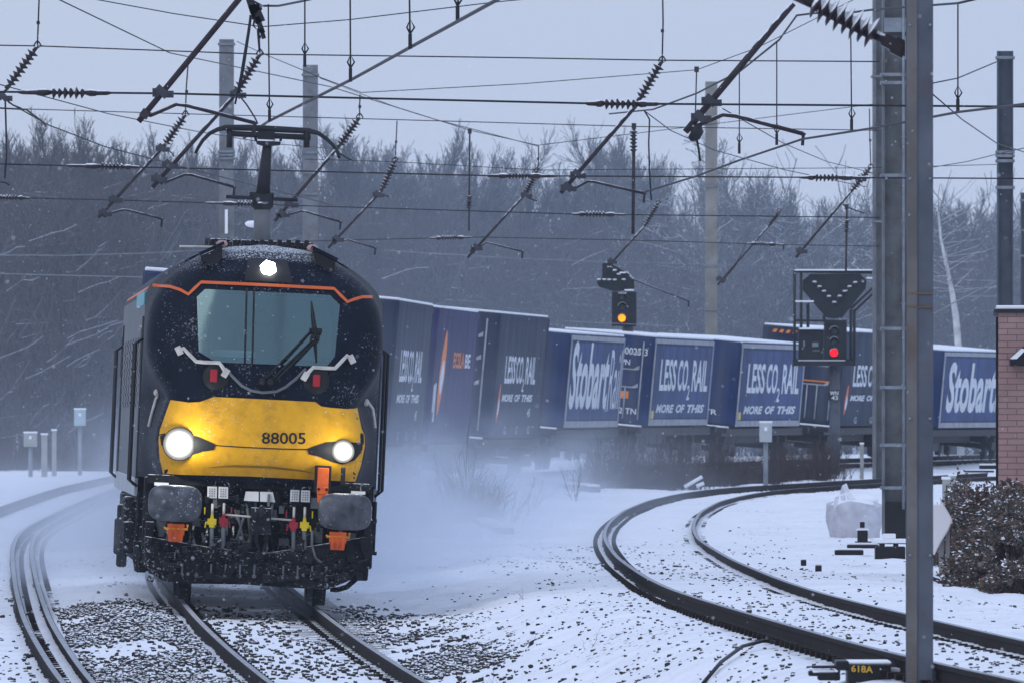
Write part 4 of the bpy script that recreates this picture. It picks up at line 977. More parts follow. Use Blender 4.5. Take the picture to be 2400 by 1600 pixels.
wire("cross-span wire with a white-capped insulator, close above the train roofs", [(410, 566, 252), (780, 552, 252), (1100, 545, 252), (1450, 552, 252), (1790, 562, 252), (2020, 566, 252)], .009, ins=((985, 1015, 1050, 1085), (1715, 1735, 1765, 1800)))
wire("faint wire crossing the dark wood at the left, upper of two", [(-20, 586, 300), (150, 587, 300), (330, 582, 300), (480, 574, 300)], .014, mat=M_steel)
wire("faint wire crossing the dark wood at the left, lower of two", [(-20, 628, 300), (120, 632, 300), (345, 637, 300), (420, 640, 300)], .014, mat=M_steel)
wire("snow-lined wire ending at the amber signal, from the engine's side", [(880, 575, 306), (1150, 592, 306), (1340, 600, 306), (1640, 608, 306), (1830, 612, 306)], .014, mat=M_steel)
wire("short snow-lined wire either side of the amber lamp", [(1295, 738, 333), (1400, 742, 333), (1520, 748, 333), (1600, 750, 333)], .015, mat=M_steel)
wire("snow-lined wire meeting the feather board of the amber signal from the left", [(1292, 664, 340), (1400, 660, 340), (1500, 665, 340)], .018, mat=M_steel)
# headspan wires that hang in shallow V shapes
wire("headspan wire dipping to the black fittings above the pantograph and rising to the right", [(170, -10, 183), (400, 32, 183), (600, 62, 183), (800, 46, 183), (1140, 5, 183), (1320, -12, 183)], .009)
wire("headspan wire sloping down from the left mast top and up to the nearest masts", [(545, 96, 252), (600, 122, 240), (740, 180, 212), (830, 213, 212), (1200, 193, 212), (1600, 161, 212), (1740, 110, 212), (1880, 40, 212), (2020, -30, 212)], .008)
wire("headspan wire falling from the shorter rear mast to its lowest point left of centre", [(735, 180, 280), (900, 243, 265), (1080, 300, 252), (1235, 334, 252), (1600, 290, 252), (2005, 240, 252)], .008)
wire("long thin wire sloping from the upper left corner down across both masts", [(120, -8, 170), (390, 122, 190), (590, 164, 205), (760, 200, 220), (1000, 275, 240), (1235, 336, 252)], .009)
wire("thin wire sloping from the left edge behind the big cantilever", [(-10, 192, 170), (250, 262, 185), (445, 301, 200), (620, 330, 215), (800, 345, 225)], .008)
wire("curving wire from the left edge insulator down into the wood", [(20, 236, 183), (110, 287, 186), (240, 337, 190), (420, 384, 196), (560, 420, 205), (760, 470, 215)], .01)
wire("thin wire from the right mast's insulator down to the trees", [(1480, 255, 183), (1540, 300, 190), (1640, 345, 200), (1800, 390, 215), (1990, 430, 230)], .008)
wire("thin wire crossing the open tree right of the slim mast", [(1660, 250, 150), (1800, 330, 190), (1900, 372, 215), (2015, 400, 230)], .007)
wire("taut wire from the nearest mast down to the dark mast at the right", [(2140, 215, 150), (2210, 275, 170), (2290, 330, 200), (2360, 352, 212)], .009)
wire("span wire from the nearest mast up to the top of the dark right mast", [(2140, 192, 190), (2200, 180, 197), (2300, 138, 212)], .011)
wire("thin span wire sloping up to the dark right mast, lower of two", [(2140, 385, 230), (2220, 372, 225), (2300, 352, 212), (2400, 330, 205)], .008)
wire("snowy stay sloping up right, behind the nearest mast at signal height", [(2145, 720, 280), (2230, 675, 270), (2310, 635, 262)], .016, mat=M_steel)
wire("snowy horizontal stay behind the nearest mast at signal height", [(2185, 642, 270), (2320, 646, 270)], .016, mat=M_steel)
wire("short snowy stay below the other stays, right of the nearest mast", [(2195, 682, 275), (2320, 680, 275)], .016, mat=M_steel)
# contact and catenary wires along the tracks
wire("contact wire over the engine, sloping from the top of the picture to the pantograph", [(1300, -92, 90), (1140, 1, 98.5), (950, 105, 113), (810, 182, 125), (740, 217, 132), (615, 280, 142), (560, 318, 150)], .016, droppers=(((1052, -20, 105), (1051, 46, 105)), ((940, -20, 113), (942, 108, 113)), ((804, -20, 124), (805, 184, 124)), ((616, 10, 141), (619, 276, 141)), ((700, -10, 135), (700, 150, 135))))
wire("catenary wire leaving the black fittings above the pantograph to the right", [(580, 2, 142), (603, 14, 142), (640, 14, 140), (700, 2, 136), (760, -12, 130)], .013)
wire("contact wire of the loop, rising from the slanted cantilever to the right edge", [(2420, 228, 110), (2350, 240, 114), (2200, 258, 122), (2010, 294, 134), (1843, 320, 146), (1700, 368, 160), (1600, 405, 170), (1482, 441, 186)], .014, droppers=(((2200, 11, 122), (2200, 255, 122)), ((1954, 84, 138), (1956, 298, 138)), ((1784, 96, 150), (1784, 330, 150)), ((1698, 166, 160), (1698, 350, 160))))
wire("catenary wire of the loop running from the right top corner past the big insulator", [(2260, -6, 120), (2200, 8, 122), (2010, 22, 134), (1950, 30, 138), (1868, 31, 144), (1830, 36, 146), (1790, 92, 150), (1700, 164, 160), (1600, 215, 172), (1500, 252, 184), (1400, 262, 190)], .013)
wire("contact wire from the left edge running into the distance behind the engine", [(-10, 745 / 2.94 * .98, 150), (60, 252, 152), (95, 278, 155), (105, 290, 156)], .012)
# ------------------------------------------------------------ overhead line: slanting cantilever arms
def arm(label, D, tube, insul, reg, r=.035, clamp=None, hang=None, snow=True, extra=()):
    """all points in the 2352 px view; tube from the insulator to the tip; reg is the bent registration arm"""
    pts = [V(*p, D) for p in tube]; c0 = pts[0].copy(); L = lambda p: V(*p, D) - c0
    root = thing("cantilever_arm", label, "cantilever", c0, None, "slanting cantilever arms of the overhead line")
    m = MB(); m.tube([p - c0 for p in pts], r, 10); m.build("tube", M_arm, root)
    if insul:
        a, b = L(insul[0]), L(insul[1]); m = MB(); d = (b - a); m.insulator(a + d * .12, a + d * .9, 8, .095, 0, .024)
        m.tube([a, a + d * .14], .03, 8); m.tube([a + d * .88, b], .036, 8)
        n_ = Vector((0, 0, .09)); m.tube([a + n_, a + Vector((.06, 0, 0)), a - n_ * .5, a - Vector((.06, 0, 0)), a + n_], .014, 6); m.build("insulator", M_ins, root)
    if hang:
        m = MB(); m.tube([L(p) for p in hang], .012, 6); p = L(hang[0]).lerp(L(hang[-1]), .55); m.box(p, (.05, .04, .05)); m.build("hanger", M_wire, root)
    if reg:
        m = MB(); q = [L(p) for p in reg]; m.tube(q, r * .62, 8); m.box(q[0], (.1, .08, .1), 0, Matrix.Rotation(.6, 3, 'Y')); m.tube([q[-1] + Vector((.02, 0, .01)), q[-1] + Vector((0, 0, -.02)), q[-1] + Vector((-.01, 0, -.14))], .022, 6); m.build("registration_arm", M_arm, root)
    if clamp:
        for k, c in enumerate(clamp):
            p = L(c); m = MB(); m.box(p, (.16, .14, .09), 0, Matrix.Rotation(.75, 3, 'Y')); m.box(p + Vector((.09, 0, -.03)), (.09, .09, .08)); m.box(p + Vector((-.07, 0, -.01)), (.08, .08, .1))
            m.build("clamp", pbr("snowy clamp", (.05, .05, .06), .6, snow=.5, snow_scale=14) if k == 0 and "snowy clamp" not in MATS else MATS["snowy clamp"], root)
    for e in extra:
        m = MB(); m.tube([L(p) for p in e], .014, 6); m.build("jumper_wire", M_wire, root)
    return root
arm("large dark cantilever arm slanting down from the top edge to the left of the pantograph", 141, [(600, -72), (548, 0), (318, 280)], None, [(333, 262), (345, 266), (405, 240), (430, 243), (585, 283)], .036, [(372, 211)])
arm("cantilever arm with its string insulator right beside the taller mast", 183, [(538, 220), (350, 431)], ((597, 125), (538, 220)), [(370, 415), (380, 419), (425, 401), (440, 402), (538, 430)], .033, [(389, 378), (364, 409), (545, 215)], [(594, 40), (595, 80), (597, 122)], extra=([(548, 218), (566, 240), (585, 270), (592, 285)],))
arm("small cantilever arm left of the engine, its tip over the dark wood", 210, [(375, 338), (226, 500)], ((426, 264), (375, 338)), [(240, 492), (252, 490), (282, 482), (295, 483), (372, 503)], .03, [(264, 457), (240, 488), (372, 340)], [(432, 148), (428, 200), (426, 262)], extra=([(378, 340), (395, 352), (400, 360)],))
arm("cantilever arm right of the pantograph, crossing its curved horn", 213, [(775, 340), (631, 508)], ((826, 270), (775, 340)), [(645, 494), (657, 495), (690, 485), (705, 487), (782, 510)], .031, [(668, 468), (648, 490)], [(827, 218), (826, 245), (826, 268)], extra=([(778, 352), (800, 365), (808, 368)],))
arm("thin cantilever arm over the first containers behind the engine", 249, [(875, 440), (754, 570)], ((908, 368), (875, 440)), [(768, 556), (800, 551), (862, 570)], .027, [(775, 548), (868, 446)], [(912, 278), (910, 320), (908, 366)], extra=([(868, 442), (885, 450), (893, 452)],))
arm("thin cantilever arm over the tall slogan container, below a snowy insulator", 254, [(1205, 448), (1074, 592)], ((1234, 392), (1205, 448)), [(1086, 576), (1118, 557), (1150, 565), (1200, 578)], .027, [(1094, 568), (1208, 447)], [(1237, 335), (1237, 365), (1235, 390)], extra=([(1208, 452), (1225, 460), (1234, 462)],))
arm("long cantilever arm below the big insulator in the middle of the picture", 186, [(1465, 238), (1288, 444)], ((1521, 140), (1465, 234)), [(1306, 430), (1316, 435), (1350, 417), (1365, 418), (1480, 445)], .034, [(1326, 400), (1304, 430)], [(1522, -10), (1523, 50), (1521, 138)], extra=([(1480, 255), (1492, 275), (1490, 330), (1492, 400), (1496, 460)],))
a8 = arm("large cantilever arm slanting down to the slim mast from the top right", 146, [(1822, 8), (1574, 304)], None, [(1588, 292), (1600, 290), (1660, 264), (1690, 267), (1845, 308)], .042, [(1632, 231), (1608, 268)], extra=([(1600, 318), (1605, 345), (1608, 370)],))
m = MB(); c0 = a8.location; a, b = V(1588, 300, 146) - c0, V(1612, 312, 146) - c0; m.lathe(a, b, [(0, .09), (.3, .12), (.6, .11), (1, .05)], 14); m.build("pulley_weight", M_dark, a8)
arm("far thin cantilever arm beside the double mast, right of the open tree", 262, [(1955, 440), (1828, 592)], ((2000, 384), (1955, 440)), None, .027, [(1976, 410), (1840, 575)], [(1997, 250), (1998, 320), (2000, 382)], extra=([(1935, 470), (1955, 480), (1985, 490)],))
arm("far cantilever arm just above the amber signal", 300, [(1480, 520), (1398, 612)], ((1512, 466), (1480, 520)), [(1440, 632), (1450, 640), (1500, 660), (1582, 692)], .027, [(1405, 600)])
arm("far cantilever arm left of the red signal, in the tree branches", 306, [(1765, 520), (1648, 655)], ((1790, 485), (1765, 520)), [(1660, 645), (1690, 610), (1712, 560), (1800, 562)], .024, [(1655, 640)])
arm("insulator and cantilever end cut by the left edge of the picture", 183, [(14, 205), (-60, 290)], ((86, 106), (14, 205)), None, .033, [(8, 222)], [(90, -10), (88, 50), (86, 104)], extra=([(8, 225), (30, 242), (50, 250)], [(12, 230), (14, 300), (15, 360), (11, 410)], [(0, 418), (12, 420), (22, 426)]))
def strut(label, D, pts, sheds, r=.03):
    p = [V(*q, D) for q in pts]; c0 = p[0].copy(); root = thing("suspension_strut", label, "strut", c0, None, "upright struts hung from the cross-span wires")
    m = MB(); m.tube([q - c0 for q in p], r, 8); m.box((0, 0, 0), (.08, .06, .1)); m.build("rod", M_arm, root)
    a, b = V(*sheds[0], D) - c0, V(*sheds[1], D) - c0; m = MB(); m.insulator(a, b, 6, .075, 0, .022); m.build("insulator", M_ins, root); return root
strut("upright strut with an insulator in front of the trees, right of centre", 212, [(1456, 290), (1455, 420), (1454, 538)], [(1455, 300), (1455, 350)])
strut("slim upright strut above the first slogan containers", 250, [(1079, 302), (1078, 420), (1077, 530)], [(1078, 450), (1077, 480)], .018)
strut("slim upright strut above the red signal", 262, [(1945, 475), (1944, 560), (1943, 625)], [(1945, 505), (1944, 535)], .022)
strut("slim upright strut hanging left of the slim mast", 212, [(1600, 160), (1598, 235), (1597, 285)], [(1597, 260), (1597, 283)], .012)
# the black gear over the pantograph
c0 = V(585, 10, 142); root = thing("wire_support_fitting", "cluster of black clamps and loops hanging at the top edge above the pantograph", "wire fitting", c0); L = lambda x, y: V(x, y, 142) - c0
m = MB()
for (x, y, w_, h_, a) in ((578, 12, .09, .2, .3), (590, 32, .12, .22, .4), (583, 28, .05, .18, -.2), (597, 58, .06, .2, .35), (603, 78, .05, .12, .3), (588, 18, .14, .07, .1)): m.box(L(x, y), (w_, .08, h_), 0, Matrix.Rotation(-a, 3, 'Y'))
m.build("clamp_body", M_dark, root)
m = MB(); m.tube([L(*p) for p in ((586, 35), (582, 60), (592, 70), (598, 50), (590, 30))], .012, 6); m.tube([L(*p) for p in ((576, 35), (572, 70), (560, 150), (548, 215))], .016, 6); m.tube([L(*p) for p in ((592, 70), (594, 95), (596, 118))], .012, 6); m.tube([L(*p) for p in ((575, 40), (568, 85), (553, 175), (540, 240))], .012, 6); m.build("jumper_loop", M_wire, root)
# big snow-covered insulator bolted to the nearest mast
c0 = P(2130, 118, 84.6); root = thing("tension_insulator", "huge snow-capped insulator string reaching from the top edge to the nearest mast", "insulator", c0); L = lambda x, y: P(x, y, 84.6) - c0
a, b = L(1905, 6), L(2052, 82); m = MB(); n = 8; prof = [(0, .035)]
for i in range(n):
    t = (i + .1) / n; prof += [(t, .05), (t + .02, .085 + .05 * 0), (t + .055, .108 + .012 * (i % 2)), (t + .062, .10), (t + .075, .05)]
prof += [(1, .04)]; m.lathe(a, b, prof, 20); m.build("sheds", pbr("snow-laden sheds", (.03, .022, .026), .35, snow=.62, snow_scale=6), root)
m = MB(); m.tube([L(1780, -52), L(1905, 6)], [.05, .045], 10); m.tube([b, L(2085, 100)], .035, 10); m.box(L(2092, 104), (.15, .1, .09), 0, Matrix.Rotation(.5, 3, 'Y')); m.box(L(2108, 112), (.1, .08, .12), 0, Matrix.Rotation(.5, 3, 'Y'))
m.tube([L(2095, 95), L(2120, 108), L(2135, 108)], .018, 8); m.tube([L(2098, 112), L(2122, 128), L(2138, 126)], .018, 8); m.build("end_fitting", M_ins, root)
m = MB(); m.box(L(2134, 112), (.08, .2, .16)); m.build("mast_bracket", M_steel, root, .01)

# ------------------------------------------------------------ signals
M_sig = pbr("signal black", (.014, .016, .02), .5, var=.3)
M_lens = pbr("unlit lens", (.05, .06, .07), .15)
def feather_board(root, poly, lamps, pt, D, rad):
    c0 = root.location; pp = [P(*pt(*q), D) - c0 for q in poly]; m = MB(); m.prism([(p.x, p.z) for p in pp], (0, .0, 0), (1, 0, 0), (0, 0, 1), (0, .12, 0)); m.build("route_board", M_sig, root, .02)
    for l in lamps:
        p = P(*pt(*l), D) - c0; m = MB(); m.lathe((p.x, .01, p.z), (p.x, -.03, p.z), [(0, rad), (1, rad * .9)], 14); o = m.build("route_lamp", M_lens, root)
        m = MB(); hood(m, (p.x, 0, p.z), rad * 1.25, .16); m.build("lamp_hood", MATS["hood"], o)
        m = MB(); m.ball((p.x, -.09, p.z + rad * 1.15), rad * 1.15, 0, 10, (1, 1, .42)); m.build("snow_cap", M_snow, o)
def hood(m, c, r, d, n=10):
    """an open half-round visor over a lamp"""
    c = Vector(c); vs = []
    for y in (0, -d):
        for rr in (r, r * .9):
            for i in range(n + 1):
                a = math.pi * (-.12 + 1.24 * i / n); vs.append(c + Vector((math.cos(a) * rr, y, math.sin(a) * rr)))
    k = n + 1; fs = []
    for i in range(n): fs += [(i, i + 1, 2 * k + i + 1, 2 * k + i), (k + i + 1, k + i, 3 * k + i, 3 * k + i + 1), (2 * k + i, 2 * k + i + 1, 3 * k + i + 1, 3 * k + i), (i + 1, i, k + i, k + i + 1)]
    fs += [(0, 2 * k, 3 * k, k), (n, k + n, 3 * k + n, 2 * k + n)]; m.add(vs, fs, 0, True)
pbr("hood", (.02, .022, .026), .5, snow=.72, snow_scale=8)
def signal(label, D, base, head, aspects, lit, color, strength, post_x, feather, rad=.105, cage=None, plate=None):
    bx, by = base; b = P(bx, by, D); root = thing("railway_signal", label, "signal", b); c0 = b; L = lambda p, dy=0: P(*p, D) - c0 + Vector((0, dy, 0))
    p0, p1 = L((post_x, by)), L((post_x, head[1] + 20)); m = MB(); m.tube([Vector((p0.x, .3, -.4)), Vector((p0.x, .3, p1.z))], .15, 14); m.box((p0.x, .3, .05), (.5, .5, .1)); m.build("post", M_mast, root)
    a, b_ = L((head[0], head[1])), L((head[2], head[3])); m = MB(); m.box(((a.x + b_.x) / 2, .1, (a.z + b_.z) / 2), (abs(b_.x - a.x), .22, abs(a.z - b_.z))); m.build("head", M_sig, root, .02)
    for i, q in enumerate(aspects):
        p = L(q); m = MB(); m.lathe((p.x, -.01, p.z), (p.x, -.06, p.z), [(0, rad), (.6, rad * .9), (1, rad * .5)], 20)
        o = m.build("lamp_lens", pbr("lit " + color[1], color[0], .4, emit=color[0], estr=strength) if i == lit else M_lens, root)
        m = MB(); hood(m, (p.x, -.01, p.z), rad * 1.25, .25); m.build("lamp_hood", MATS["hood"], o)
    feather_board(root, feather[0], feather[1], feather[2], D, feather[3])
    return root, L
z6 = Q(1850, 620, 4.75)
sg, L = signal("black signal in a caged frame showing red under a V of nine unlit lamps", 345, (1957, 1104), (*z6(385, 640), *z6(640, 1050)), [z6(498, 735), z6(498, 852), z6(497, 978)], 2, ((1, .003, .01), "red"), 3.2, 1957,
       ([(150, 180), (235, 105), (790, 105), (860, 180), (850, 270), (590, 590), (500, 602), (410, 590), (150, 290)], [(280, 218), (335, 268), (385, 320), (440, 377), (500, 442), (560, 374), (615, 320), (670, 268), (733, 222)], z6, .055))
m = MB()
def bar(a, b, r=.035, y=.15): m.tube([L(z6(*a), y), L(z6(*b), y)], r, 6)
for y in (-.1, .9):
    for e in (((62, 70), (62, 1060)), ((135, 80), (135, 700)), ((690, 500), (690, 1060)), ((728, 500), (728, 1055)), ((45, 1060), (735, 1060)), ((62, 620), (640, 630)), ((690, 490), (960, 235)), ((728, 520), (960, 300)), ((390, 560), (390, 640))): bar(e[0], e[1], .03, y)
for e in (((62, 70), (965, 70)), ((62, 80), (965, 95))): bar(*e, .035, .0)
m.build("cage_frame", M_sig, sg)
for e in (((60, 62), (965, 62)), ((95, 1068), (620, 1068)), ((110, 712), (370, 712)), ((65, 405), (270, 415)), ((860, 150), (955, 152))):
    m = MB(); a, b = L(z6(*e[0]), .05), L(z6(*e[1]), .05); m.box((a + b) / 2, ((b - a).length, .45, .04)); m.build("snowy_ledge", M_snow, sg)
m = MB(); a, b = L(z6(105, 725)), L(z6(375, 1055)); m.box(((a.x + b.x) / 2, .35, (a.z + b.z) / 2), (b.x - a.x, .4, a.z - b.z)); m.tube([L(z6(210, 430), .3), L(z6(210, 700), .3)], .05, 6); m.build("equipment_case", M_sig, sg, .02)
m = MB()
for (u, v, w_, h_) in ((165, 880, .05, .16), (150, 930, .05, .06), (290, 890, .18, .12), (300, 955, .2, .03), (365, 970, .05, .05)): p = L(z6(u, v), .13); m.box(p, (w_, .04, h_))
m.build("case_fitting", M_steel, sg, .01)
m = MB(); a, b = L(z6(40, 1085)), L(z6(735, 1110)); m.box(((a.x + b.x) / 2, .3, (a.z + b.z) / 2), (b.x - a.x, 1.1, .14)); m.build("platform", M_sig, sg)
m = MB(); a, b = L(z6(437, 1392)), L(z6(556, 1508)); m.box(((a.x + b.x) / 2, .1, (a.z + b.z) / 2), (b.x - a.x, .03, a.z - b.z)); pl_ = m.build("signal_plate", M_black, sg)
m = MB()
for t_, v in (("WN", 1450), ("43", 1503)):
    co, fs = text2d(t_, .24 if t_ == "WN" else .19, .12, .02); p = L(z6(452 if t_ == "WN" else 468, v), .08); put2d(m, co, fs, p, Vector((1, 0, 0)), Vector((0, 0, 1)))
m.build("plate_lettering", MC['white'], pl_)
z7 = Q(1340, 600, 7.84)
sg2, L = signal("black signal showing amber above the container roofs, with a slanting feather board", 333, (1462, 1085), (*z7(735, 660), *z7(1190, 1290)), [z7(925, 745), z7(930, 930), z7(922, 1142)], 2, ((1, .2, .003), "amber"), 2.9, 1472,
       ([(450, 480), (560, 420), (560, 150), (640, 110), (760, 160), (1030, 320), (1150, 440), (1150, 620), (780, 655), (500, 570)], [(640, 150), (690, 235), (790, 300), (860, 372), (955, 470), (500, 470), (600, 470), (690, 472), (790, 475)], z7, .05), rad=.1)
for e in (((860, 695), (1000, 700)), ((880, 320), (1040, 320)), ((970, 640), (1140, 640))):
    m = MB(); a, b = L(z7(*e[0]), -.05), L(z7(*e[1]), -.05); m.box((a + b) / 2 + Vector((0, 0, .02)), ((b - a).length, .12, .035)); m.build("snowy_ledge", M_snow, sg2)
m = MB()
a, b = L(z7(1030, 320), .1), L(z7(1150, 450), .1); m.tube([a, b], .03, 6)
m.build("snowy_ledge", M_snow, sg2)
# ------------------------------------------------------------ brick building at the right edge
def brick_material():
    m = bpy.data.materials.new("brown brick"); m.use_nodes = True; nt = m.node_tree; N = nt.nodes; L = nt.links; b = N["Principled BSDF"]; b.inputs["Roughness"].default_value = .85
    tc = N.new("ShaderNodeTexCoord"); sp = N.new("ShaderNodeSeparateXYZ"); cb = N.new("ShaderNodeCombineXYZ"); ad = N.new("ShaderNodeMath")
    L.new(tc.outputs["Object"], sp.inputs[0]); L.new(sp.outputs[0], ad.inputs[0]); L.new(sp.outputs[1], ad.inputs[1]); L.new(ad.outputs[0], cb.inputs[0]); L.new(sp.outputs[2], cb.inputs[1])
    t = N.new("ShaderNodeTexBrick"); t.inputs["Scale"].default_value = 1; t.inputs["Brick Width"].default_value = .225; t.inputs["Row Height"].default_value = .075; t.inputs["Mortar Size"].default_value = .007; t.inputs["Mortar Smooth"].default_value = .3
    t.inputs["Color1"].default_value = (.36, .215, .195, 1); t.inputs["Color2"].default_value = (.31, .185, .17, 1); t.inputs["Mortar"].default_value = (.17, .12, .115, 1); t.inputs["Bias"].default_value = -.2
    L.new(cb.outputs[0], t.inputs["Vector"])
    n = N.new("ShaderNodeTexNoise"); n.inputs["Scale"].default_value = 2.5; n.inputs["Detail"].default_value = 5; L.new(tc.outputs["Object"], n.inputs["Vector"])
    mr = N.new("ShaderNodeMapRange"); mr.inputs[3].default_value = .72; mr.inputs[4].default_value = 1.25; L.new(n.outputs["Fac"], mr.inputs[0])
    mx = N.new("ShaderNodeMix"); mx.data_type = 'RGBA'; mx.blend_type = 'MULTIPLY'; mx.inputs[0].default_value = 1; L.new(t.outputs["Color"], mx.inputs[6]); L.new(mr.outputs[0], mx.inputs[7]); L.new(mx.outputs[2], b.inputs["Base Color"])
    bp = N.new("ShaderNodeBump"); bp.inputs["Strength"].default_value = .6; bp.inputs["Distance"].default_value = .01; bp.invert = True; L.new(t.outputs["Fac"], bp.inputs["Height"]); L.new(bp.outputs[0], b.inputs["Normal"])
    return m
BD = 150.; a = P(2340, 733, BD); bz = gz(a.x + 1, BD) - .3
bld = thing("brick_building", "brown brick building with a snowy flat roof at the right edge", "building", (a.x, BD, bz), (0, 0, -R(2.15))); bh = a.z - bz
m = MB(); m.box((3, 2.5, bh / 2), (6, 5, bh)); m.build("wall", brick_material(), bld)
m = MB(); m.box((3, 2.5, bh + .02), (6.1, 5.1, .05)); m.build("roof_edge", M_dark, bld)
m = MB(); m.box((3, 2.5, bh + .065), (6.06, 5.06, .05)); m.build("roof_snow", M_snow, bld, .015)
m = MB(); m.box((-.016, .3, bh / 2), (.03, .1, bh - .1)); m.build("wall_edge_shade", M_black, bld)  # black strip standing in for the shaded left side of the wall
p0 = P(2404, 856, BD) - bld.location; lt = thing("bulkhead_lamp", "black wedge-shaped lamp with snow on its hood, fixed to the brick wall", "wall lamp", (bld.location + Vector((p0.x, -.0, p0.z))))
m = MB(); m.prism([(-.2, 0), (.28, 0), (.28, .24), (.0, .26), (-.06, .2), (-.2, .075)], (0, -.24, 0), (1, 0, 0), (0, 0, 1), (0, .23, 0)); m.build("housing", M_black, lt, .01)
m = MB(); m.prism([(-.2, .082), (-.06, .207), (.0, .2), (-.12, .08)], (0, -.26, 0), (1, 0, 0), (0, 0, 1), (0, .2, 0)); m.build("snow_patch", M_snow, lt)

# ------------------------------------------------------------ lineside boxes, posts, bag, machines
def gd(y, h=2.1): return 28500 * h / (y - 960)
def cabinet(label, x0, x1, y0, y1, D, mat, post=True, snow=True):
    a = P(x0, y0, D); b = P(x1, y1, D); cx_ = (a.x + b.x) / 2; g_ = gz(cx_, D); root = thing("lineside_cabinet", label, "cabinet", (cx_, D, g_), None, "lineside cabinets")
    w, h = b.x - a.x, a.z - b.z; m = MB(); zc = (a.z + b.z) / 2 - g_; m.box((0, 0, zc), (w, w * .8, h)); m.build("case", mat, root, .015)
    m = MB(); m.box((0, -w * .41, zc + .02), (w * .82, .012, h * .85)); d_ = m.build("door", mat, root, .004); m = MB(); m.box((0, -w * .43, zc + h * .18), (.07, .02, .09)); m.build("door_label", M_snow, d_)
    m = MB(); m.box((0, 0, a.z - g_ + .02), (w * 1.06, w * .86, .05)); m.build("snow_cap", M_snow, root, .015)
    if post: m = MB(); m.tube([(0, 0, -.3), (0, 0, b.z - g_ + .02)], .06, 8); m.build("post", M_steel, root)
M_cab = pbr("pale grey cabinet", (.42, .45, .47), .6, var=.12)
cabinet("pale box on a post in front of the slogan containers", 1780, 1809, 990, 1035, 300, M_cab)
cabinet("pale box on a tall post before the left wood, highest of its group", 174, 201, 959, 997, 360, pbr("blue-grey cabinet", (.36, .46, .5), .6, var=.12))
cabinet("squat buff box near the left border, left of two short posts", 56, 87, 1014, 1046, 345, pbr("buff cabinet", (.33, .34, .32), .6, var=.15))
def stake(label, x, y0, D, w=.12, mat=None, lean=0.):
    p = P(x, y0, D); g_ = gz(p.x, D); root = thing("marker_post", label, "post", (p.x, D, g_ - .2), (0, lean, 0), "short posts beside the track"); h = p.z - g_ + .2
    m = MB(); m.box((0, 0, h / 2), (w, w, h)); m.build("post", mat or M_conc, root, .01); m = MB(); m.box((0, 0, h + .02), (w * 1.25, w * 1.2, .05)); m.build("snow_cap", M_snow, root, .012)
stake("thin grey post right of the squat buff box", 104, 1018, 345, .17); stake("bent-topped grey post, second right of the squat buff box", 127, 1008, 350, .13)
stake("short pale stake behind the brambles, left of a pair", 2217, 1122, 205, .12); stake("short pale stake behind the brambles, right of a pair", 2232, 1114, 205, .12)
stake("small white post leaning beside the loop rails in front of the dark scrub", 2020, 1040, 330, .1)
# builder's bag
BGD = 202.; a = P(2003, 1256, BGD); g_ = gz(a.x, BGD); bag = thing("builders_bag", "white builder's bag heaped with snow, beside the pipe mast", "bag", (a.x, BGD, g_), (0, 0, .25)); s_ = 28500 / BGD
ztop = CZ + (960 - 1182) / s_ - g_; m = MB(); n = 28; vs = []
for j, (t, k_) in enumerate(((0, .94), (.2, 1.0), (.5, 1.03), (.8, 1.02), (1, .99), (1.03, .8), (1.0, .4))):
    for i in range(n):
        a_ = 2 * math.pi * i / n; c_, q_ = math.cos(a_), math.sin(a_); rx = .40 * math.copysign(abs(c_) ** .45, c_) * k_; ry = .38 * math.copysign(abs(q_) ** .45, q_) * k_
        vs.append((rx + .03 * math.sin(5 * a_ + t * 4) + rnd.uniform(-.012, .012), ry + rnd.uniform(-.012, .012), ztop * t + (.05 * math.sin(3 * a_ + 1) if t > .7 else 0)))
m.add(vs, [(j * n + i, j * n + (i + 1) % n, (j + 1) * n + (i + 1) % n, (j + 1) * n + i) for j in range(6) for i in range(n)] + [tuple(range(6 * n, 7 * n))], 0, True); m.build("sack", pbr("white woven plastic", (.5, .5, .55), .7, var=.15, scale=6, bump=.3), bag)
m = MB(); m.ball((.0, .05, ztop + .0), .37, 0, 16, (1.05, 1, .22)); m.ball((.2, .1, ztop + .06), .22, 0, 14, (1.1, 1, .45)); m.build("snow_heap", M_snow, bag)
m = MB()
for (pts) in (((-.40, -.2, ztop - .1), (-.33, -.1, ztop + .14), (-.12, -.05, ztop + .2), (-.05, -.1, ztop + .04)), ((-.12, .2, ztop), (-.16, .2, ztop + .22), (-.12, .2, ztop + .34), (-.02, .2, ztop + .1))):
    b_ = [Vector(p) for p in pts]; m.add([p + Vector((-.04, .0, -.02)) for p in b_] + [p + Vector((.05, .05, .02)) for p in b_], [(0, 1, 5, 4), (1, 2, 6, 5), (2, 3, 7, 6)])
m.build("strap", pbr("white strap", (.7, .7, .72), .7), bag)
# snow-covered board right of the nearest mast
BBD = 152.; pp = [P(*p, BBD) for p in ((2170, 1182), (2212, 1180), (2222, 1196), (2234, 1218), (2222, 1245), (2206, 1270), (2190, 1302), (2170, 1260))]; c0 = Vector((pp[0].x, BBD, gz(pp[0].x, BBD)))
brd = thing("leaning_board", "snow-plastered board propped between nearest mast and brambles", "board", c0)
m = MB(); m.prism([(p.x - c0.x, p.z - c0.z) for p in pp], (0, 0, 0), (1, 0, 0), (0, .15, 1), (0, .06, .0)); m.build("panel", M_snow, brd, .02)
m = MB(); m.box((.2, .2, .35), (.06, .06, .9)); m.box((.28, .22, .3), (.05, .05, .8)); m.build("prop", M_conc, brd)
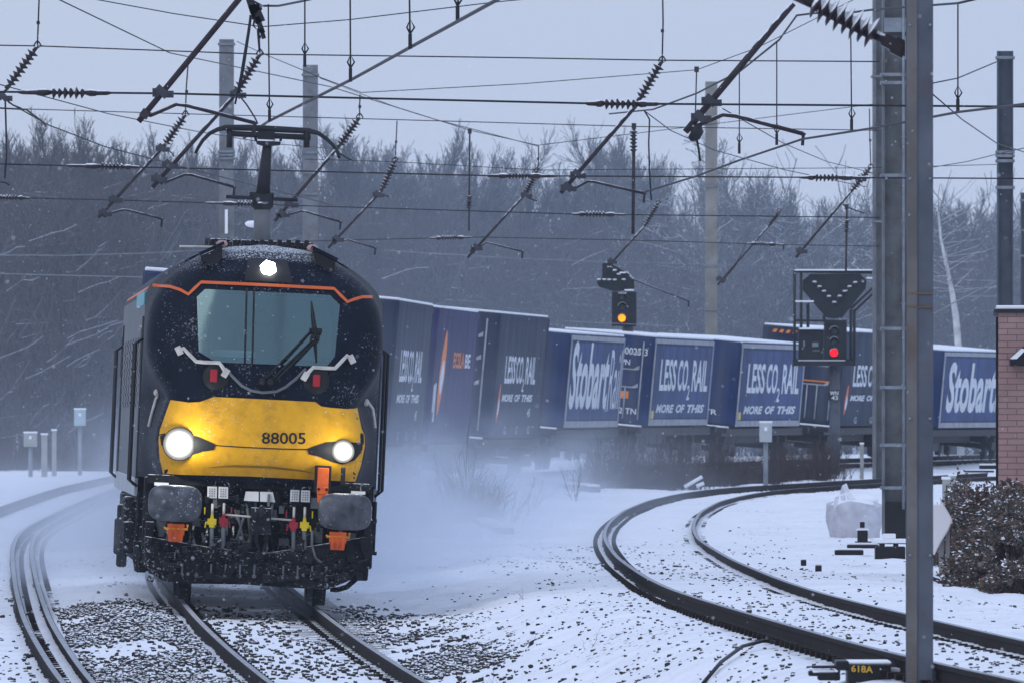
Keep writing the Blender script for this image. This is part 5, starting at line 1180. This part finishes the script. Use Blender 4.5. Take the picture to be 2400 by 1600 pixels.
# black kit beside the masts
def kit(name, label, cat, D, boxes, mats, group=None):
    x = sum((b[0] + b[2]) / 2 for b in boxes) / len(boxes); p = P(x, boxes[0][3], D); root = thing(name, label, cat, p, None, group)
    for k, bx in enumerate(boxes):
        x0, y0, x1, y1 = bx[:4]; dy = bx[4] if len(bx) > 4 else .3; nm = bx[5] if len(bx) > 5 else "case"; mt = mats[bx[6]] if len(bx) > 6 else mats[0]
        a = P(x0, y0, D) - p; b = P(x1, y1, D) - p; m = MB(); m.box(((a.x + b.x) / 2, dy / 2 + .02 * k, (a.z + b.z) / 2), (abs(b.x - a.x), dy, abs(a.z - b.z))); m.build(nm, mt, root, .01)
    return root
KM = [M_black, M_snow, M_steel]
kit("point_machine", "black ground box with a snowy lid in front of the pipe mast", "trackside machine", 172, [(2052, 1280, 2122, 1322, .5), (2045, 1262, 2126, 1272, .5, "snowy_lid", 1), (2062, 1270, 2074, 1284, .3, "leg"), (2095, 1270, 2106, 1284, .3, "leg"), (2048, 1320, 2085, 1328, .3, "base_plate"), (2070, 1250, 2100, 1262, .3, "snow_cap", 1)], KM)
kit("cable_pit", "black upright canister with a snowy collar, left of the pipe mast", "canister", 178, [(2010, 1242, 2034, 1272, .2), (2008, 1238, 2036, 1243, .22, "snowy_collar", 1), (2016, 1222, 2027, 1236, .12, "cap"), (2005, 1268, 2125, 1274, .3, "base_beam")], KM)
kit("timber_beam", "dark beam on the snow, upper of the two left of the ground box", "beam", 173, [(1986, 1276, 2060, 1284, .25, "beam"), (1986, 1271, 2058, 1276, .25, "snow_strip", 1)], KM)
kit("timber_beam", "dark beam on the snow, lower of the two left of the ground box", "beam", 168, [(1957, 1288, 2024, 1300, .25, "beam"), (1966, 1284, 2022, 1289, .25, "snow_strip", 1)], KM)
kit("junction_stub", "right one of two black stubs standing in the snow beyond the loop rails", "stub", 158, [(1911, 1324, 1926, 1344, .12, "body"), (1911, 1320, 1926, 1325, .12, "snow_cap", 1)], KM, "small black stubs in the snow")
kit("junction_stub", "left one of two black stubs standing in the snow beyond the loop rails", "stub", 163, [(1877, 1311, 1890, 1325, .1, "body"), (1877, 1308, 1890, 1312, .1, "snow_cap", 1)], KM, "small black stubs in the snow")
kit("junction_stub", "brown stub between the two rails of the loop", "stub", 160, [(1577, 1324, 1591, 1346, .1, "body"), (1574, 1321, 1593, 1326, .12, "snow_cap", 1)], [M_rail, M_snow, M_steel], "small black stubs in the snow")
kit("rail_clamp", "pale box beside the brown stub between the rails of the loop", "box", 162, [(1598, 1334, 1634, 1352, .3, "body", 1)], KM)
kit("step_board", "dark stepped boards beyond the loop, just left of the brick building", "board", 240, [(2296, 1090, 2336, 1098, .3, "upper_board"), (2262, 1102, 2330, 1106, .3, "lower_board"), (2296, 1086, 2334, 1090, .3, "snow_strip", 1)], KM)
# point motor with yellow number, bottom right
PD = 87.
pm = kit("numbered_point_motor", "black point motor with yellow number 618A, cut by the bottom edge", "point motor", PD, [(1988, 1556, 2088, 1625, .7, "housing"), (1960, 1548, 1990, 1570, .6, "side_flange"), (1985, 1549, 2090, 1556, .7, "snowy_lid", 1), (1918, 1576, 1970, 1594, .3, "drive_case"), (1905, 1570, 1958, 1576, .3, "snow_strip", 1), (1896, 1572, 1918, 1584, .2, "rod_end"), (1903, 1560, 1960, 1566, .2, "rear_case"), (2088, 1576, 2140, 1604, .4, "cable_box", 2), (2088, 1566, 2140, 1577, .4, "snow_strip", 1), (1998, 1576, 2036, 1612, .04, "snowy_bulge", 1), (2042, 1586, 2088, 1612, .03, "grey_panel", 2)], [M_black, M_snow, M_mast])
co, fs = text2d("618A", .155, .05, .02); m = MB(); p = P(1995, 1573, PD) - pm.location; put2d(m, co, fs, p + Vector((0, -.02, 0)), Vector((1, 0, -.06)), Vector((0, 0, 1))); m.build("number_lettering", pbr("yellow digits", (.6, .36, .05), .6), pm)
# cable, troughs, planks, kerb
def rod(name, label, cat, pts, r, mat, lift=.02, world=False):
    w = [Vector((p[0], p[1], gz(p[0], p[1]) + lift + (p[2] if len(p) > 2 else 0))) for p in pts]; root = thing(name, label, cat, w[0])
    m = MB(); m.tube([q - w[0] for q in w], r, 8); m.build("strand", mat, root)
def gp(x, y, h=2.1): d = gd(y, h); return ((x - 1200) * d / 28500, d)
rod("black_cable", "black cable arching over the snow at the bottom, left of the point motor", "cable", [(*gp(1648, 1546, 1.99), .0), (*gp(1690, 1534, 1.97), .03), (*gp(1740, 1522, 1.95), .05), (*gp(1790, 1518, 1.95), .05), (*gp(1840, 1522, 1.96), .03), (*gp(1895, 1536, 1.99), .0)], .016, M_black)
rod("black_cable", "straight black cable lying along the bottom edge, left of the point motor", "cable", [(*gp(1650, 1600, 1.99), .02), (*gp(1740, 1596, 1.99), .02), (*gp(1818, 1592, 1.99), .02)], .02, M_black)
rod("low_kerb", "thin dark kerb line running through the snow below the brambles", "kerb", [(*gp(2180, 1362, 2.1), 0), (*gp(2250, 1378, 2.1), 0), (*gp(2300, 1392, 2.1), 0), (*gp(2375, 1408, 2.1), 0)], .03, M_rail)
def trough(label, pts, w=.42, h=.16):
    W_ = [Vector((p[0], p[1], gz(p[0], p[1]))) for p in pts]; root = thing("cable_trough", label, "cable trough", W_[0], None, "concrete cable troughs"); m = MB(); n_ = MB()
    for a, b in zip(W_[:-1], W_[1:]):
        d = (b - a); k = max(1, int(d.length / 1.0))
        for i in range(k):
            c = a.lerp(b, (i + .5) / k) - W_[0]; ang = -math.atan2(d.x, d.y); m.box(c + Vector((0, 0, h / 2 - .02)), (w, d.length / k * .985, h), 0, Matrix.Rotation(ang, 3, 'Z')); n_.box(c + Vector((0, 0, h)), (w * .96, d.length / k * .97, .05), 0, Matrix.Rotation(ang, 3, 'Z'))
    m.build("trough", pbr("grey trough concrete", (.16, .16, .17), .85, var=.2), root); n_.build("snow_cover", M_snow, root)
trough("long snow-topped concrete trough running from the engine to the middle bush", [gp(880, 1178, 2.05), gp(980, 1193, 2.05), gp(1080, 1210, 2.05), gp(1188, 1234, 2.05)], .26, .13)
trough("short concrete trough behind the middle bush, ending at the dark scrub", [gp(1205, 1128, 1.9), gp(1300, 1138, 1.9), gp(1392, 1150, 1.9)], .3, .15)
for k, (x0, y0, x1, y1, lab) in enumerate(((1604, 1140, 1646, 1116, "snowy plank sticking up beyond the bend of the loop, longer one"), (1632, 1138, 1650, 1131, "short snowy plank beside the longer one beyond the bend"))):
    d = 292.; a = P(x0, y0, d); b = P(x1, y1, d); root = thing("snowy_plank", lab, "plank", a); m = MB(); m.tube([(0, 0, 0), b - a], .05, 6); m.build("board", M_snow, root)

# ------------------------------------------------------------ plants
M_twig = pbr("bare twigs", (.06, .045, .041), .85, var=.3, scale=1.2, snow=.12, snow_scale=3)
M_twig2 = pbr("grey twigs", (.13, .114, .115), .85, var=.3, scale=1.2, snow=.3, snow_scale=3)
M_bark = pbr("dark bark", (.05, .044, .042), .9, var=.3, scale=3, snow=.15)
M_birch = pbr("birch bark", (.5, .48, .47), .8, var=.35, scale=4)
M_scrub = pbr("dead scrub", (.066, .047, .045), .9, var=.4, scale=1.5, snow=.02, snow_scale=3)
M_leaf = pbr("bramble leaves", (.055, .055, .045), .6, var=.6, scale=9, snow=.14, snow_scale=14)
M_leafb = pbr("dead bramble leaves", (.14, .09, .07), .75, var=.5, scale=9, snow=.22, snow_scale=14)
def seg_mesh(name, segs, mat, sides=3):
    """segs: array of (p0, p1, r0, r1)"""
    A = np.array([s_[0] for s_ in segs]); B = np.array([s_[1] for s_ in segs]); r0 = np.array([s_[2] for s_ in segs]); r1 = np.array([s_[3] for s_ in segs])
    d = B - A; d /= np.maximum(np.linalg.norm(d, axis=1, keepdims=True), 1e-6); ref = np.where(np.abs(d[:, 2:3]) > .9, np.array([[1., 0, 0]]), np.array([[0, 0, 1.]]))
    u = np.cross(d, ref); u /= np.linalg.norm(u, axis=1, keepdims=True); w = np.cross(d, u); n = len(segs); v = np.zeros((n, 2, sides, 3))
    for k in range(sides):
        a = 2 * math.pi * k / sides; o = u * math.cos(a) + w * math.sin(a); v[:, 0, k] = A + o * r0[:, None]; v[:, 1, k] = B + o * r1[:, None]
    base = (np.arange(n) * 2 * sides)[:, None, None]; k = np.arange(sides); q = np.stack([k, (k + 1) % sides, sides + (k + 1) % sides, sides + k], 1)
    return np_mesh(name, v.reshape(-1, 3), (base + q[None]).reshape(-1, 4), mat, smooth=True)
def V3(a): return np.array(a, float)
def grow(seed, h=10., style='upright', tw=1.):
    """trunk and twig segments of a bare tree of height h"""
    g = random.Random(seed); trunk, crown = [], []
    def unit(v): return v / max(np.linalg.norm(v), 1e-9)
    def limb(p, d, L, r, lev, maxlev):
        n = 4 if lev < 2 else 3; q = p; dd = unit(d); step = L / n; rr = r
        for i in range(n):
            wob = V3([g.gauss(0, 1), g.gauss(0, 1), g.gauss(0, .5)]) * (.10 if lev == 0 else .17)
            up = V3([0, 0, .16 if style == 'upright' else .07]) * (1 if lev else .5)
            dd = unit(dd + wob + up); q2_ = q + dd * step; r2_ = max(rr * (.80 if lev else .84), .007 * tw)
            (trunk if lev == 0 else crown).append((q, q2_, rr, r2_))
            if lev < maxlev:
                kids = {0: 5, 1: 4, 2: 3}.get(lev, 2) if (lev or i > 0) else 1
                for _ in range(kids):
                    az = g.uniform(0, 6.283); perp = unit(np.cross(dd, V3([math.cos(az), math.sin(az), .3]))); sp = g.uniform(.35, .75) if style == 'upright' else g.uniform(.6, 1.15)
                    t = g.random(); frac = {0: (.34 if style == 'upright' else .46), 1: .5, 2: .55}.get(lev, .6)
                    limb(q + (q2_ - q) * t, unit(dd + perp * sp), L * frac * g.uniform(.6, 1.15) * (1 - .35 * i / n), max(rr * .58, .007 * tw), lev + 1, maxlev)
            q, rr = q2_, r2_
    if style == 'open':
        base = V3([0, 0, -.3]); limb(base, V3([.02, 0, 1]), h * .78, h * .016, 0, 3)
        for a in (0.4, 2.3, 3.6, 5.2): limb(V3([0, 0, h * .12]), V3([math.cos(a) * .75, math.sin(a) * .5, .8]), h * .72, h * .011, 1, 3)
    else: limb(V3([0, 0, -.3]), V3([g.gauss(0, .05), g.gauss(0, .05), 1]), h * .86, h * .013, 0, 3)
    return trunk, crown
def tree_proto(seed, style, tw, mt, mb_):
    tr, cr = grow(seed, 10., style, tw); return seg_mesh("trunk", tr, mb_, 6), seg_mesh("crown", cr, mt, 3)
def plant_tree(name, label, meshes, x, d, h, group, parts=("trunk", "crown")):
    g_ = gz(x, d); root = thing(name, label, "tree", (x, d, g_), (0, 0, rnd.uniform(0, 6.28)), group); root.scale = (h / 10 * rnd.uniform(.85, 1.1), h / 10 * rnd.uniform(.85, 1.1), h / 10)
    for nm, me in zip(parts, meshes): o = bpy.data.objects.new(nm, me); C.objects.link(o); o.parent = root
    return root
protos = [tree_proto(100 + k, 'upright', 1.15, M_twig if k % 2 else M_twig2, M_bark) for k in range(7)]
SKY = ([-200, 0, 120, 300, 480, 600, 760, 830, 880, 940, 1000, 1120, 1230, 1330, 1450, 1540, 1600, 1660, 1760, 1900, 2000, 2140, 2190, 2230, 2290, 2400, 2600],
       [300, 325, 300, 315, 320, 330, 325, 290, 235, 255, 300, 305, 345, 330, 320, 280, 275, 370, 450, 430, 430, 440, 430, 390, 430, 465, 440])
def stand(x0, x1, D, n, label, group, ys=0., dj=8., shrink=(.84, 1.0)):
    for k in range(n):
        x = x0 + (x1 - x0) * (k + rnd.uniform(.1, .9)) / n; d = D + rnd.uniform(-dj, dj); s_ = 28500 / d; X = (x - 1200) / s_
        top = CZ + (960 - interp(x, *SKY) - ys) / s_; h = (top - gz(X, d)) * rnd.uniform(*shrink)
        plant_tree("bare_tree", label, protos[rnd.randrange(7)], X, d, max(h, 3), group)
LT, MT, RT = "bare snow-dusted tree in the dark wood left of the two masts", "bare snow-dusted tree in the wood behind the containers", "bare snow-dusted tree in the thin wood right of the slim mast"
for D, k in ((446, 1.0), (470, 1.0), (500, 1.)):
    stand(-120, 560, D, 34, LT, "trees of the left wood", 0); stand(560, 1640, D, 30, MT, "trees of the middle wood"); stand(1640, 2520, D, 18, RT, "trees of the right wood")
opn = tree_proto(41, 'open', 1.7, M_twig2, M_bark); d = 432.; plant_tree("bare_tree", "large open-crowned bare tree between the slim mast and the double mast", opn, (1775 - 1200) * d / 28500, d, 11.4, None)
for k, (x, D_, h_) in enumerate(((1690, 436, 9.2), (1845, 440, 9.9), (1925, 434, 8.8), (1990, 444, 9.6), (2290, 437, 8.6), (1590, 438, 9.8))): plant_tree("bare_tree", "bare open-crowned tree standing proud of the wood right of the amber signal", opn, (x - 1200) * D_ / 28500, D_, h_, "open-crowned trees of the wood edge")
opn2 = tree_proto(47, 'open', 1.6, M_twig, M_bark); plant_tree("bare_tree", "bare spreading tree right of the nearest mast, behind the pale birch", opn2, (2235 - 1200) * 440 / 28500, 440, 10.4, None)
a = [P(*p, 410) for p in ((2246, 812), (2240, 740), (2232, 690), (2222, 640), (2205, 560), (2198, 480))]; c0 = Vector((a[0].x, 410, gz(a[0].x, 410))); br = thing("birch_tree", "slender pale birch trunk right of the nearest mast, above the last container", "tree", c0)
m = MB(); m.tube([Vector((.1, 0, -.3))] + [p - c0 for p in a], [.13, .12, .11, .09, .07, .05, .03], 8); m.build("trunk", M_birch, br)
sg_ = []
for k in range(60):
    t = rnd.uniform(.4, 1) * 4.99; i = int(t); p = (a[i].lerp(a[i + 1], t - i) - c0); dd = Vector((rnd.gauss(0, 1), rnd.gauss(0, .6), rnd.uniform(-.1, .9))).normalized(); L_ = rnd.uniform(.5, 1.6); q = p + dd * L_; q2_ = q + (dd + Vector((rnd.gauss(0, .4), 0, .2))).normalized() * L_ * .6
    sg_ += [(V3(p), V3(q), .02, .013), (V3(q), V3(q2_), .013, .009)]
o = bpy.data.objects.new("crown", seg_mesh("crown", sg_, M_twig2)); C.objects.link(o); o.parent = br
# dense undergrowth of the wood
def thicket():
    g = np.random.default_rng(9); n = 52000; x = g.uniform(-160, 2560, n); d = g.uniform(424, 468, n); s_ = 28500 / d; X = (x - 1200) / s_
    ytop = np.interp(x, [-200, 300, 520, 900, 1400, 1650, 1900, 2150, 2600], [430, 440, 450, 520, 580, 640, 660, 640, 620]); zt = CZ + (960 - ytop) / s_; zg = ground(X, d)
    z = zg + (zt - zg) * g.uniform(0, 1, n) ** .9; L_ = g.uniform(.5, 1.9, n); az = g.normal(0, .55, n); el = g.normal(.9, .55, n)
    A = np.stack([X, d, z], 1); dr = np.stack([np.sin(az) * np.cos(el) * np.sign(g.normal(size=n)) + g.normal(0, .25, n), g.normal(0, .3, n), np.sin(el)], 1); B = A + dr * L_[:, None]; r = g.uniform(.011, .028, n)
    segs = list(zip(A, B, r, r * .5)); o = bpy.data.objects.new("undergrowth", seg_mesh("undergrowth", segs, M_scrub)); C.objects.link(o); struct(o, 'stuff')
thicket()
g = np.random.default_rng(19); sb = []
for k in range(80):                                           # snow-lined boughs hanging out of the wood
    x = g.uniform(-60, 520) if k < 62 else g.uniform(520, 2400); d = g.uniform(418, 424); s_ = 28500 / d; y = g.uniform(560, 1020) if k < 62 else g.uniform(560, 760); p = V3([(x - 1200) / s_, d, CZ + (960 - y) / s_]); a = g.uniform(.3, 1.1) * (1 if g.random() > .3 else -1); L_ = g.uniform(.4, 1.9)
    for i in range(4): q = p + V3([math.cos(a) * L_ / 4, 0, math.sin(abs(a)) * L_ / 4 + g.normal(0, .05)]); sb.append((p, q, .018, .013)); p = q; a += g.normal(0, .12)
o = bpy.data.objects.new("snowy_boughs", seg_mesh("snowy_boughs", sb, pbr("frosted bough", (.1, .1, .11), .85, snow=.26, snow_scale=2), 4)); C.objects.link(o); struct(o, 'stuff')
# shrubs
def shrub_mesh(seed, n, spread, h, tw, lean=.5):
    g = random.Random(seed); segs = []
    for k in range(n):
        a = g.uniform(0, 6.28); rr = abs(g.gauss(0, spread * .45)); p = V3([math.cos(a) * rr, math.sin(a) * rr, -.08]); dd = V3([math.cos(a) * lean * g.random() + g.gauss(0, .12), math.sin(a) * lean * g.random(), 1]); L_ = h * g.uniform(.35, 1.0) * (1 - .35 * min(rr / spread, 1)); r = tw * g.uniform(.7, 1.3)
        for i in range(4):
            dd = dd / np.linalg.norm(dd) + V3([g.gauss(0, .14), g.gauss(0, .14), 0]); q = p + dd / np.linalg.norm(dd) * L_ / 4; segs.append((p, q, r, r * .8))
            for _ in range(2):
                d3 = dd + V3([g.gauss(0, .6), g.gauss(0, .6), .1]); d3 /= np.linalg.norm(d3); e = q + d3 * L_ * g.uniform(.1, .28); segs.append((q, e, r * .65, r * .35))
            p, r = q, r * .8
    return seg_mesh("branches", segs, M_scrub)
SH = [shrub_mesh(200 + k, 130, .8, 1.25, .0065) for k in range(6)]
def shrub(label, x, y, h, meshes, D=None, sc=1., group=None, name="bare_shrub"):
    X, d = gp(x, y, 2.0) if D is None else ((x - 1200) * D / 28500, D); root = thing(name, label, "shrub", (X, d, gz(X, d)), (0, 0, rnd.uniform(0, 6.28)), group); root.scale = (sc, sc, h / 1.25); o = bpy.data.objects.new("branches", meshes); C.objects.link(o); o.parent = root
big = shrub_mesh(300, 520, 1.1, 1.2, .006, .8); tall_ = shrub_mesh(301, 14, .5, 1.25, .009, .5)
shrub("large bare bush in the blown snow, right of the engine", 1100, 1200, 1.15, big, 224, .85); shrub("few tall saplings rising out of the large bare bush", 1085, 1197, 2.0, tall_, 224, .9); 
shrub("thin bare sapling left of the dark scrub", 1350, 1172, 1.5, shrub_mesh(303, 4, .25, 1.25, .011, .35)); shrub("low bare twigs right of the large bush", 1235, 1180, .9, shrub_mesh(304, 10, .6, 1.25, .007, .7))
k = 0
for x in np.linspace(1385, 1935, 34):
    d = interp(x, [1380, 1600, 1900], [292, 304, 332]) + rnd.uniform(-3, 9); shrub("bare brown shrub in the scrub strip between loop and containers", x + rnd.uniform(-8, 8), 0, rnd.choice((.75, 1.0, 1.15, 1.3, 1.6)), SH[k % 6], d, rnd.uniform(.8, 1.05), "shrubs of the scrub strip"); k += 1
for j, (x, y, lab) in enumerate(((1155, 1472, "tiny leafless sprig in the snow, left of two at the bottom"), (1375, 1472, "tiny leafless sprig in the snow, right of two at the bottom"), (1225, 1380, "tiny leafless sprig higher up in the snow, right of the engine"))):
    shrub(lab, x, y, .26 if j < 2 else .2, shrub_mesh(320 + j, 4, .12, 1.25, .005, .9), None, .5, "tiny sprigs in the snow", "sprig")
for j, x in enumerate(np.linspace(-20, 265, 12)):
    shrub("low shrub along the foot of the dark left wood", x, 0, rnd.uniform(.7, 1.4), SH[j % 4], 372 + rnd.uniform(-6, 14), 1.2, "shrubs at the foot of the left wood")
for j, x in enumerate(np.linspace(640, 1300, 0)): pass
# brambles at the right
def bramble(label, x0, x1, y0, y1, D, n, seed):
    g = np.random.default_rng(seed); a = P(x0, y1, D); b = P(x1, y0, D); cx_ = (a.x + b.x) / 2; c0 = Vector((cx_, D, gz(cx_, D))); hw = (b.x - a.x) / 2; H = b.z - c0.z; root = thing("bramble_bush", label, "bush", c0, None, "brambles at the right edge")
    th = g.uniform(0, math.pi, n); rr = g.uniform(.45, 1, n) ** .5; ph = g.uniform(-1, 1, n); lump = .5 + .85 * fbm(th * 2.5 + seed, ph * 2.5, seed)
    x = np.cos(th) * hw * rr * lump; z = np.abs(np.sin(th)) * H * rr * lump; y = ph * 1.6 * np.sqrt(np.clip(1 - (x / hw) ** 2 * .6, .05, 1))
    q = g.normal(size=(n, 3)); q /= np.linalg.norm(q, axis=1, keepdims=True); e = np.cross(q, g.normal(size=(n, 3))); e /= np.linalg.norm(e, axis=1, keepdims=True); f = np.cross(q, e); L_ = g.uniform(.012, .044, n)[:, None]; c = np.stack([x, y, z], 1)
    v = np.stack([c - e * L_, c + f * L_ * .55, c + e * L_, c - f * L_ * .55], 1).reshape(-1, 3); fc = np.arange(n * 4).reshape(-1, 4)
    o = np_obj("foliage", v, fc, [M_leaf, M_leafb], midx=(g.uniform(0, 1, n) > .5).astype(int)); o.parent = root
    st = []
    for k in range(220):
        t = g.uniform(0, math.pi); p = V3([math.cos(t) * hw * g.uniform(0, .9), g.uniform(-1.3, 1.3), 0]); e_ = V3([math.cos(t) * hw * g.uniform(.7, 1.1), p[1] + g.normal(0, .3), math.sin(t) * H * g.uniform(.6, 1.12)]); m_ = (p + e_) / 2 + V3([0, 0, H * .2]); st += [(p, m_, .008, .007), (m_, e_, .007, .004)]
    o = bpy.data.objects.new("stems", seg_mesh("stems", st, M_scrub)); C.objects.link(o); o.parent = root
bramble("tall snow-speckled bramble mound against the brick wall", 2285, 2580, 1112, 1300, 147, 15000, 1)
bramble("lower bramble mound spilling over the snow below the tall one", 2222, 2540, 1205, 1388, 139, 16000, 2)
bramble("middle bramble slope between the tall mound and the snow-plastered board", 2215, 2440, 1150, 1330, 154, 12000, 5)
bramble("small low bramble tuft beside the snow-plastered board", 2188, 2300, 1140, 1240, 165, 3500, 3)
bramble("nearest low bramble clump at the right border", 2300, 2500, 1310, 1415, 134, 5000, 4)

# ------------------------------------------------------------ air: haze, blown snow, flakes
def volume(name, lo, hi, dens, col, aniso=0., build=None, step=None):
    m = MB(); m.box([(a + b) / 2 for a, b in zip(lo, hi)], [b - a for a, b in zip(lo, hi)]); mt = bpy.data.materials.new(name); mt.use_nodes = True; nt = mt.node_tree; nt.nodes.clear()
    out = nt.nodes.new("ShaderNodeOutputMaterial"); pv = nt.nodes.new("ShaderNodeVolumePrincipled"); pv.inputs["Color"].default_value = (*col, 1); pv.inputs["Density"].default_value = dens; pv.inputs["Anisotropy"].default_value = aniso
    nt.links.new(pv.outputs[0], out.inputs["Volume"])
    if build: build(nt, pv)
    o = m.build(name, mt); struct(o, 'stuff'); return o
HAZE = volume("haze", (-141, -45, -5), (141, 962, 17), .00013, (.82, .90, 1.0))
def mist_nodes(nt, pv):
    N, L = nt.nodes, nt.links
    tc = N.new("ShaderNodeTexCoord"); sp = N.new("ShaderNodeSeparateXYZ"); L.new(tc.outputs["Object"], sp.inputs[0])
    def M(op, a, b=None, c=None):
        n = N.new("ShaderNodeMath"); n.operation = op
        for i, v in enumerate((a, b, c)):
            if v is None: continue
            if isinstance(v, (int, float)): n.inputs[i].default_value = v
            else: L.new(v, n.inputs[i])
        return n.outputs[0]
    x, y, z = sp.outputs
    q = M('SUBTRACT', y, 195.); xc = M('MULTIPLY_ADD', M('MULTIPLY', q, q), .00030, -4.1); dx = M('SUBTRACT', x, xc)
    lat = M('EXPONENT', M('MULTIPLY', M('MULTIPLY', dx, dx), -1 / 10.))
    gr = M('MULTIPLY_ADD', y, .0030, -.55); zz = M('MAXIMUM', M('SUBTRACT', z, gr), 0.); ver = M('EXPONENT', M('MULTIPLY', zz, -1 / .58))
    ramp = N.new("ShaderNodeMapRange"); ramp.inputs[1].default_value = 134; ramp.inputs[2].default_value = 165; L.new(y, ramp.inputs[0]); ramp.interpolation_type = 'SMOOTHSTEP'
    fall = N.new("ShaderNodeMapRange"); fall.inputs[1].default_value = 230; fall.inputs[2].default_value = 335; fall.inputs[3].default_value = 1; fall.inputs[4].default_value = .16; L.new(y, fall.inputs[0])
    mp = N.new("ShaderNodeMapping"); mp.inputs["Scale"].default_value = (.6, .06, 1.1); L.new(tc.outputs["Object"], mp.inputs[0])
    n = N.new("ShaderNodeTexNoise"); n.inputs["Scale"].default_value = 1.; n.inputs["Detail"].default_value = 5; L.new(mp.outputs[0], n.inputs["Vector"])
    nr = N.new("ShaderNodeMapRange"); nr.inputs[1].default_value = .38; nr.inputs[2].default_value = .66; nr.inputs[3].default_value = .12; nr.inputs[4].default_value = 1.7; L.new(n.outputs["Fac"], nr.inputs[0])
    d = M('MULTIPLY', M('MULTIPLY', M('MULTIPLY', lat, ver), M('MULTIPLY', ramp.outputs[0], fall.outputs[0])), M('MULTIPLY', nr.outputs[0], MIST)); L.new(d, pv.inputs["Density"])
MIST = .24
def far_haze_nodes(nt, pv):
    N, L = nt.nodes, nt.links; tc = N.new("ShaderNodeTexCoord"); sp = N.new("ShaderNodeSeparateXYZ"); L.new(tc.outputs["Object"], sp.inputs[0])
    r = N.new("ShaderNodeMapRange"); r.interpolation_type = 'SMOOTHSTEP'; r.inputs[1].default_value = -15; r.inputs[2].default_value = -1; r.inputs[3].default_value = .003; r.inputs[4].default_value = .0066; L.new(sp.outputs[0], r.inputs[0]); L.new(r.outputs[0], pv.inputs["Density"])
volume("far_haze", (-60, 394, -2), (90, 420, 16), .003, (.70, .85, 1.0), 0., far_haze_nodes)  # haze slab added before the wood to pale its trees, thicker rightward
volume("blown_snow", (-13, 124, -.7), (14, 352, 4.2), .03, (.82, .89, 1.0), 0., mist_nodes)
def flakes():
    g = np.random.default_rng(77); n = 1500; d = g.uniform(45, 135, n) ; x = g.uniform(-.046, .046, n) * d; z = CZ + g.uniform(-.024, .036, n) * d
    k = z > ground(x, d) + .1; x, d, z = x[k], d[k], z[k]; n = len(x); r = g.uniform(.002, .0045, n)
    v = ICO_V[None] * r[:, None, None]; v = v + np.stack([x, d, z], 1)[:, None, :]; f = (np.arange(n)[:, None, None] * 12 + ICO_F[None]).reshape(-1, 3); struct(np_obj("falling_snow", v.reshape(-1, 3), f, M_snow, smooth=True), 'stuff')
flakes()
